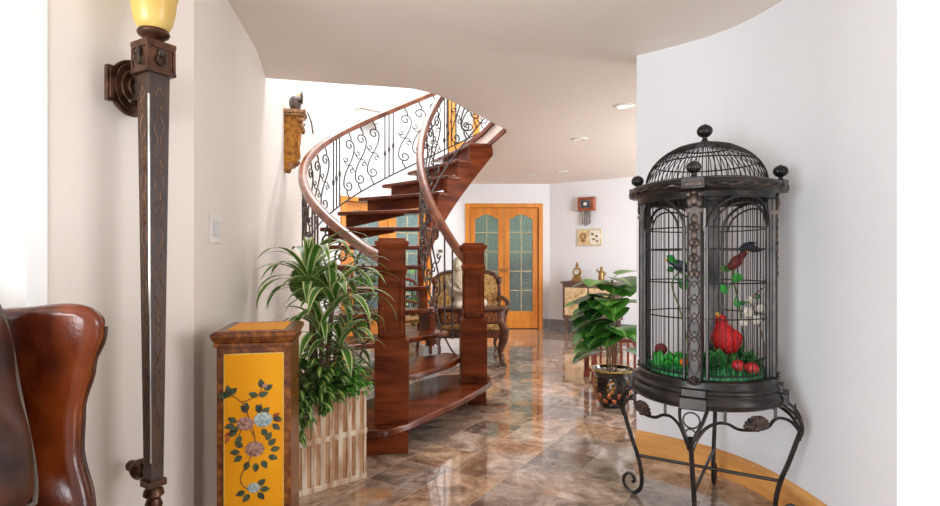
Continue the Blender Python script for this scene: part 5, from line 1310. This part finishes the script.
# perch branches spanning the cage
def perch(label, A, B, z, leaves, name='perch_branch'):
    A = Mc.inverted() @ V(A.x, A.y, z); t = thing(name, label, 'branch', Mc @ V(0, 0, z), KR)
    return t
def twig(name, label, base, pts, r, mat, leafs, flowers=()):
    t = thing(name, label, 'artificial plant', base, 0); base = Vector(base)
    c = catmull([Vector(p) - base for p in pts], 6)
    MB().tube(c, r, 6).build('stem', mat, t)
    mb = {}
    for (px, py, dd, az, Lg, wd, key) in leafs:
        m_ = mb.setdefault(key, MB()); q = inc(px, py, dd) - base; a = R(az)
        d = V(math.cos(a), -0.25, math.sin(a)).normalized()
        m_.blade([q + d * Lg * t_ for t_ in (0, 0.25, 0.5, 0.75, 1.0)], [wd * 0.15, wd * 0.8, wd, wd * 0.7, wd * 0.05], V(-math.sin(a), -0.5, math.cos(a)), 0.15)
        near = min(c, key=lambda w: (w - q).length); m_.tube([near, q], 0.0025, 5)
    for k, m_ in mb.items(): m_.build('leaf', k, t, thick=0.002)
    for (px, py, dd, rad, key) in flowers:
        q = inc(px, py, dd) - base; f = MB()
        for k in range(6):
            a = 2 * PI * k / 6; f.ell(q + V(rad * 0.6 * math.cos(a), -0.004, rad * 0.6 * math.sin(a)), (rad * 0.5, rad * 0.3, rad * 0.45), 8, 6)
        f.ell(q + V(0, -rad * 0.35, 0), (rad * 0.25,) * 3, 8, 6)
        near = min(c, key=lambda w: (w - q).length); f.tube([near, q], 0.0025, 5)
        f.build('blossom', key, t)
    return t
g0 = inc(690, 372, 2.66); g0.z = GZ
twig('leafy_twig', 'twig with dark leaves on the left of the cage holding the black bird', g0, [g0, inc(688, 345, 2.66), inc(680, 310, 2.66), inc(672, 285, 2.65), inc(680, 270, 2.64)], 0.004, 'stem',
     [(676, 262, 2.6, 150, 0.06, 0.02, 'fake_leaf_bright'), (686, 276, 2.6, -20, 0.08, 0.026, 'fake_leaf'), (678, 280, 2.6, -40, 0.07, 0.026, 'fake_leaf'), (692, 281, 2.58, 20, 0.06, 0.024, 'fake_leaf'), (674, 268, 2.6, 200, 0.04, 0.016, 'fake_leaf'), (687, 262, 2.6, 40, 0.045, 0.016, 'fake_leaf')])
g1 = inc(742, 372, 2.70); g1.z = GZ
twig('leafy_twig', 'twig with bright green leaves and black plume under the red bird', g1, [g1, inc(744, 340, 2.68), inc(738, 300, 2.66), inc(733, 278, 2.63), inc(736, 266, 2.61)], 0.004, 'stem',
     [(732, 279, 2.58, 10, 0.05, 0.028, 'fake_leaf_bright'), (728, 288, 2.58, 190, 0.05, 0.028, 'fake_leaf_bright'), (735, 300, 2.6, -60, 0.04, 0.016, 'fake_leaf_bright'), (738, 250, 2.6, 25, 0.085, 0.022, 'black_feather'), (745, 247, 2.58, -15, 0.075, 0.018, 'black_feather'), (738, 262, 2.6, 80, 0.07, 0.008, 'black_feather'), (730, 270, 2.6, 170, 0.06, 0.018, 'green_feather')])
g2 = inc(762, 372, 2.60); g2.z = GZ
twig('blossom_twig', 'twig of cream white blossoms at the right side of the cage', g2, [g2, inc(764, 345, 2.6), inc(758, 320, 2.6), inc(752, 300, 2.6), inc(764, 287, 2.6)], 0.0035, 'bark',
     [(745, 302, 2.58, 200, 0.03, 0.012, 'fake_leaf'), (757, 299, 2.58, 60, 0.03, 0.012, 'fake_leaf'), (768, 320, 2.58, -10, 0.03, 0.012, 'black_feather'), (762, 284, 2.6, 30, 0.05, 0.014, 'leaf_mid')],
     [(748, 312, 2.58, 0.024, 'white_petal'), (756, 320, 2.58, 0.022, 'white_petal'), (744, 322, 2.6, 0.020, 'white_petal'), (760, 308, 2.6, 0.018, 'white_petal'), (750, 300, 2.6, 0.018, 'white_petal')])
# leaf clumps on the grass
def clump(label, px, py, dd, n, seed, size, key, spread=0.05):
    r_ = random.Random(seed); b = inc(px, py, dd); b.z = GZ
    t = thing('leaf_clump', label, 'artificial plant', b, 0); m_ = MB()
    for k in range(n):
        az = k * 2.4; el = R(r_.uniform(15, 80)); q = V(r_.uniform(-spread, spread), r_.uniform(-spread, spread) * 0.6, 0)
        d = V(math.cos(az) * math.cos(el), math.sin(az) * math.cos(el), math.sin(el)); L_ = size * r_.uniform(0.7, 1.2)
        m_.blade([q + d * L_ * t_ for t_ in (0, 0.25, 0.5, 0.75, 1.0)], [size * 0.05, size * 0.22, size * 0.3, size * 0.2, size * 0.02], V(-math.sin(az), math.cos(az), 0.2), 0.15)
    m_.build('leaf', key, t, thick=0.0015)
    MB().lathe([(0.02, -0.002), (0.014, 0.006), (0.004, 0.02)], 12).build('stem', 'stem', t)
    return t
clump('bright green leaf clump at the front left of the cage floor', 668, 372, 2.58, 26, 1, 0.085, 'fake_leaf_bright', 0.05)
clump('green leaf clump left of the front post inside the cage', 686, 370, 2.52, 22, 2, 0.075, 'fake_leaf_bright', 0.03)
clump('dark green leaf clump right beside the front post inside the cage', 716, 374, 2.50, 20, 3, 0.11, 'fake_leaf', 0.03)
clump('dark leaf clump with tall pointed leaves at the right side of the cage floor', 746, 372, 2.56, 16, 4, 0.11, 'fake_leaf', 0.02)
clump('green leaf clump at the back of the cage floor behind the red fruit', 728, 366, 2.70, 20, 5, 0.09, 'fake_leaf_bright', 0.05)
def fruit(px, py, dd, rad, label, mat):
    b = inc(px, py, dd); b.z = max(b.z - rad, GZ)
    t = thing('artificial_fruit', label, 'artificial fruit', b, 0)
    prf = [(0.002, rad * 0.15)] + [(rad * math.cos(R(a)), rad + rad * 0.92 * math.sin(R(a))) for a in range(-75, 76, 15)] + [(0.002, rad * 1.82)]
    MB().lathe(prf, 22).tube([V(0, 0, -(b.z - GZ) - 0.002), V(0, 0, rad * 0.3)], 0.004, 6).build('flesh', mat, t)
    MB().tube([V(0, 0, rad * 1.78), V(0.004, 0, rad * 2.15)], 0.003, 6).build('stalk', 'bark', t)
fruit(738, 366, 2.47, 0.030, 'red artificial fruit left of its pair on the cage floor', 'red_fruit')
fruit(752, 369, 2.43, 0.029, 'red artificial fruit right of its pair on the cage floor', 'red_fruit')
fruit(661, 349, 2.66, 0.030, 'dark red artificial cone fruit at the left rim of the cage', 'dark_red')
fruit(684, 362, 2.44, 0.018, 'orange artificial berry among the leaves by the front post', 'orange')
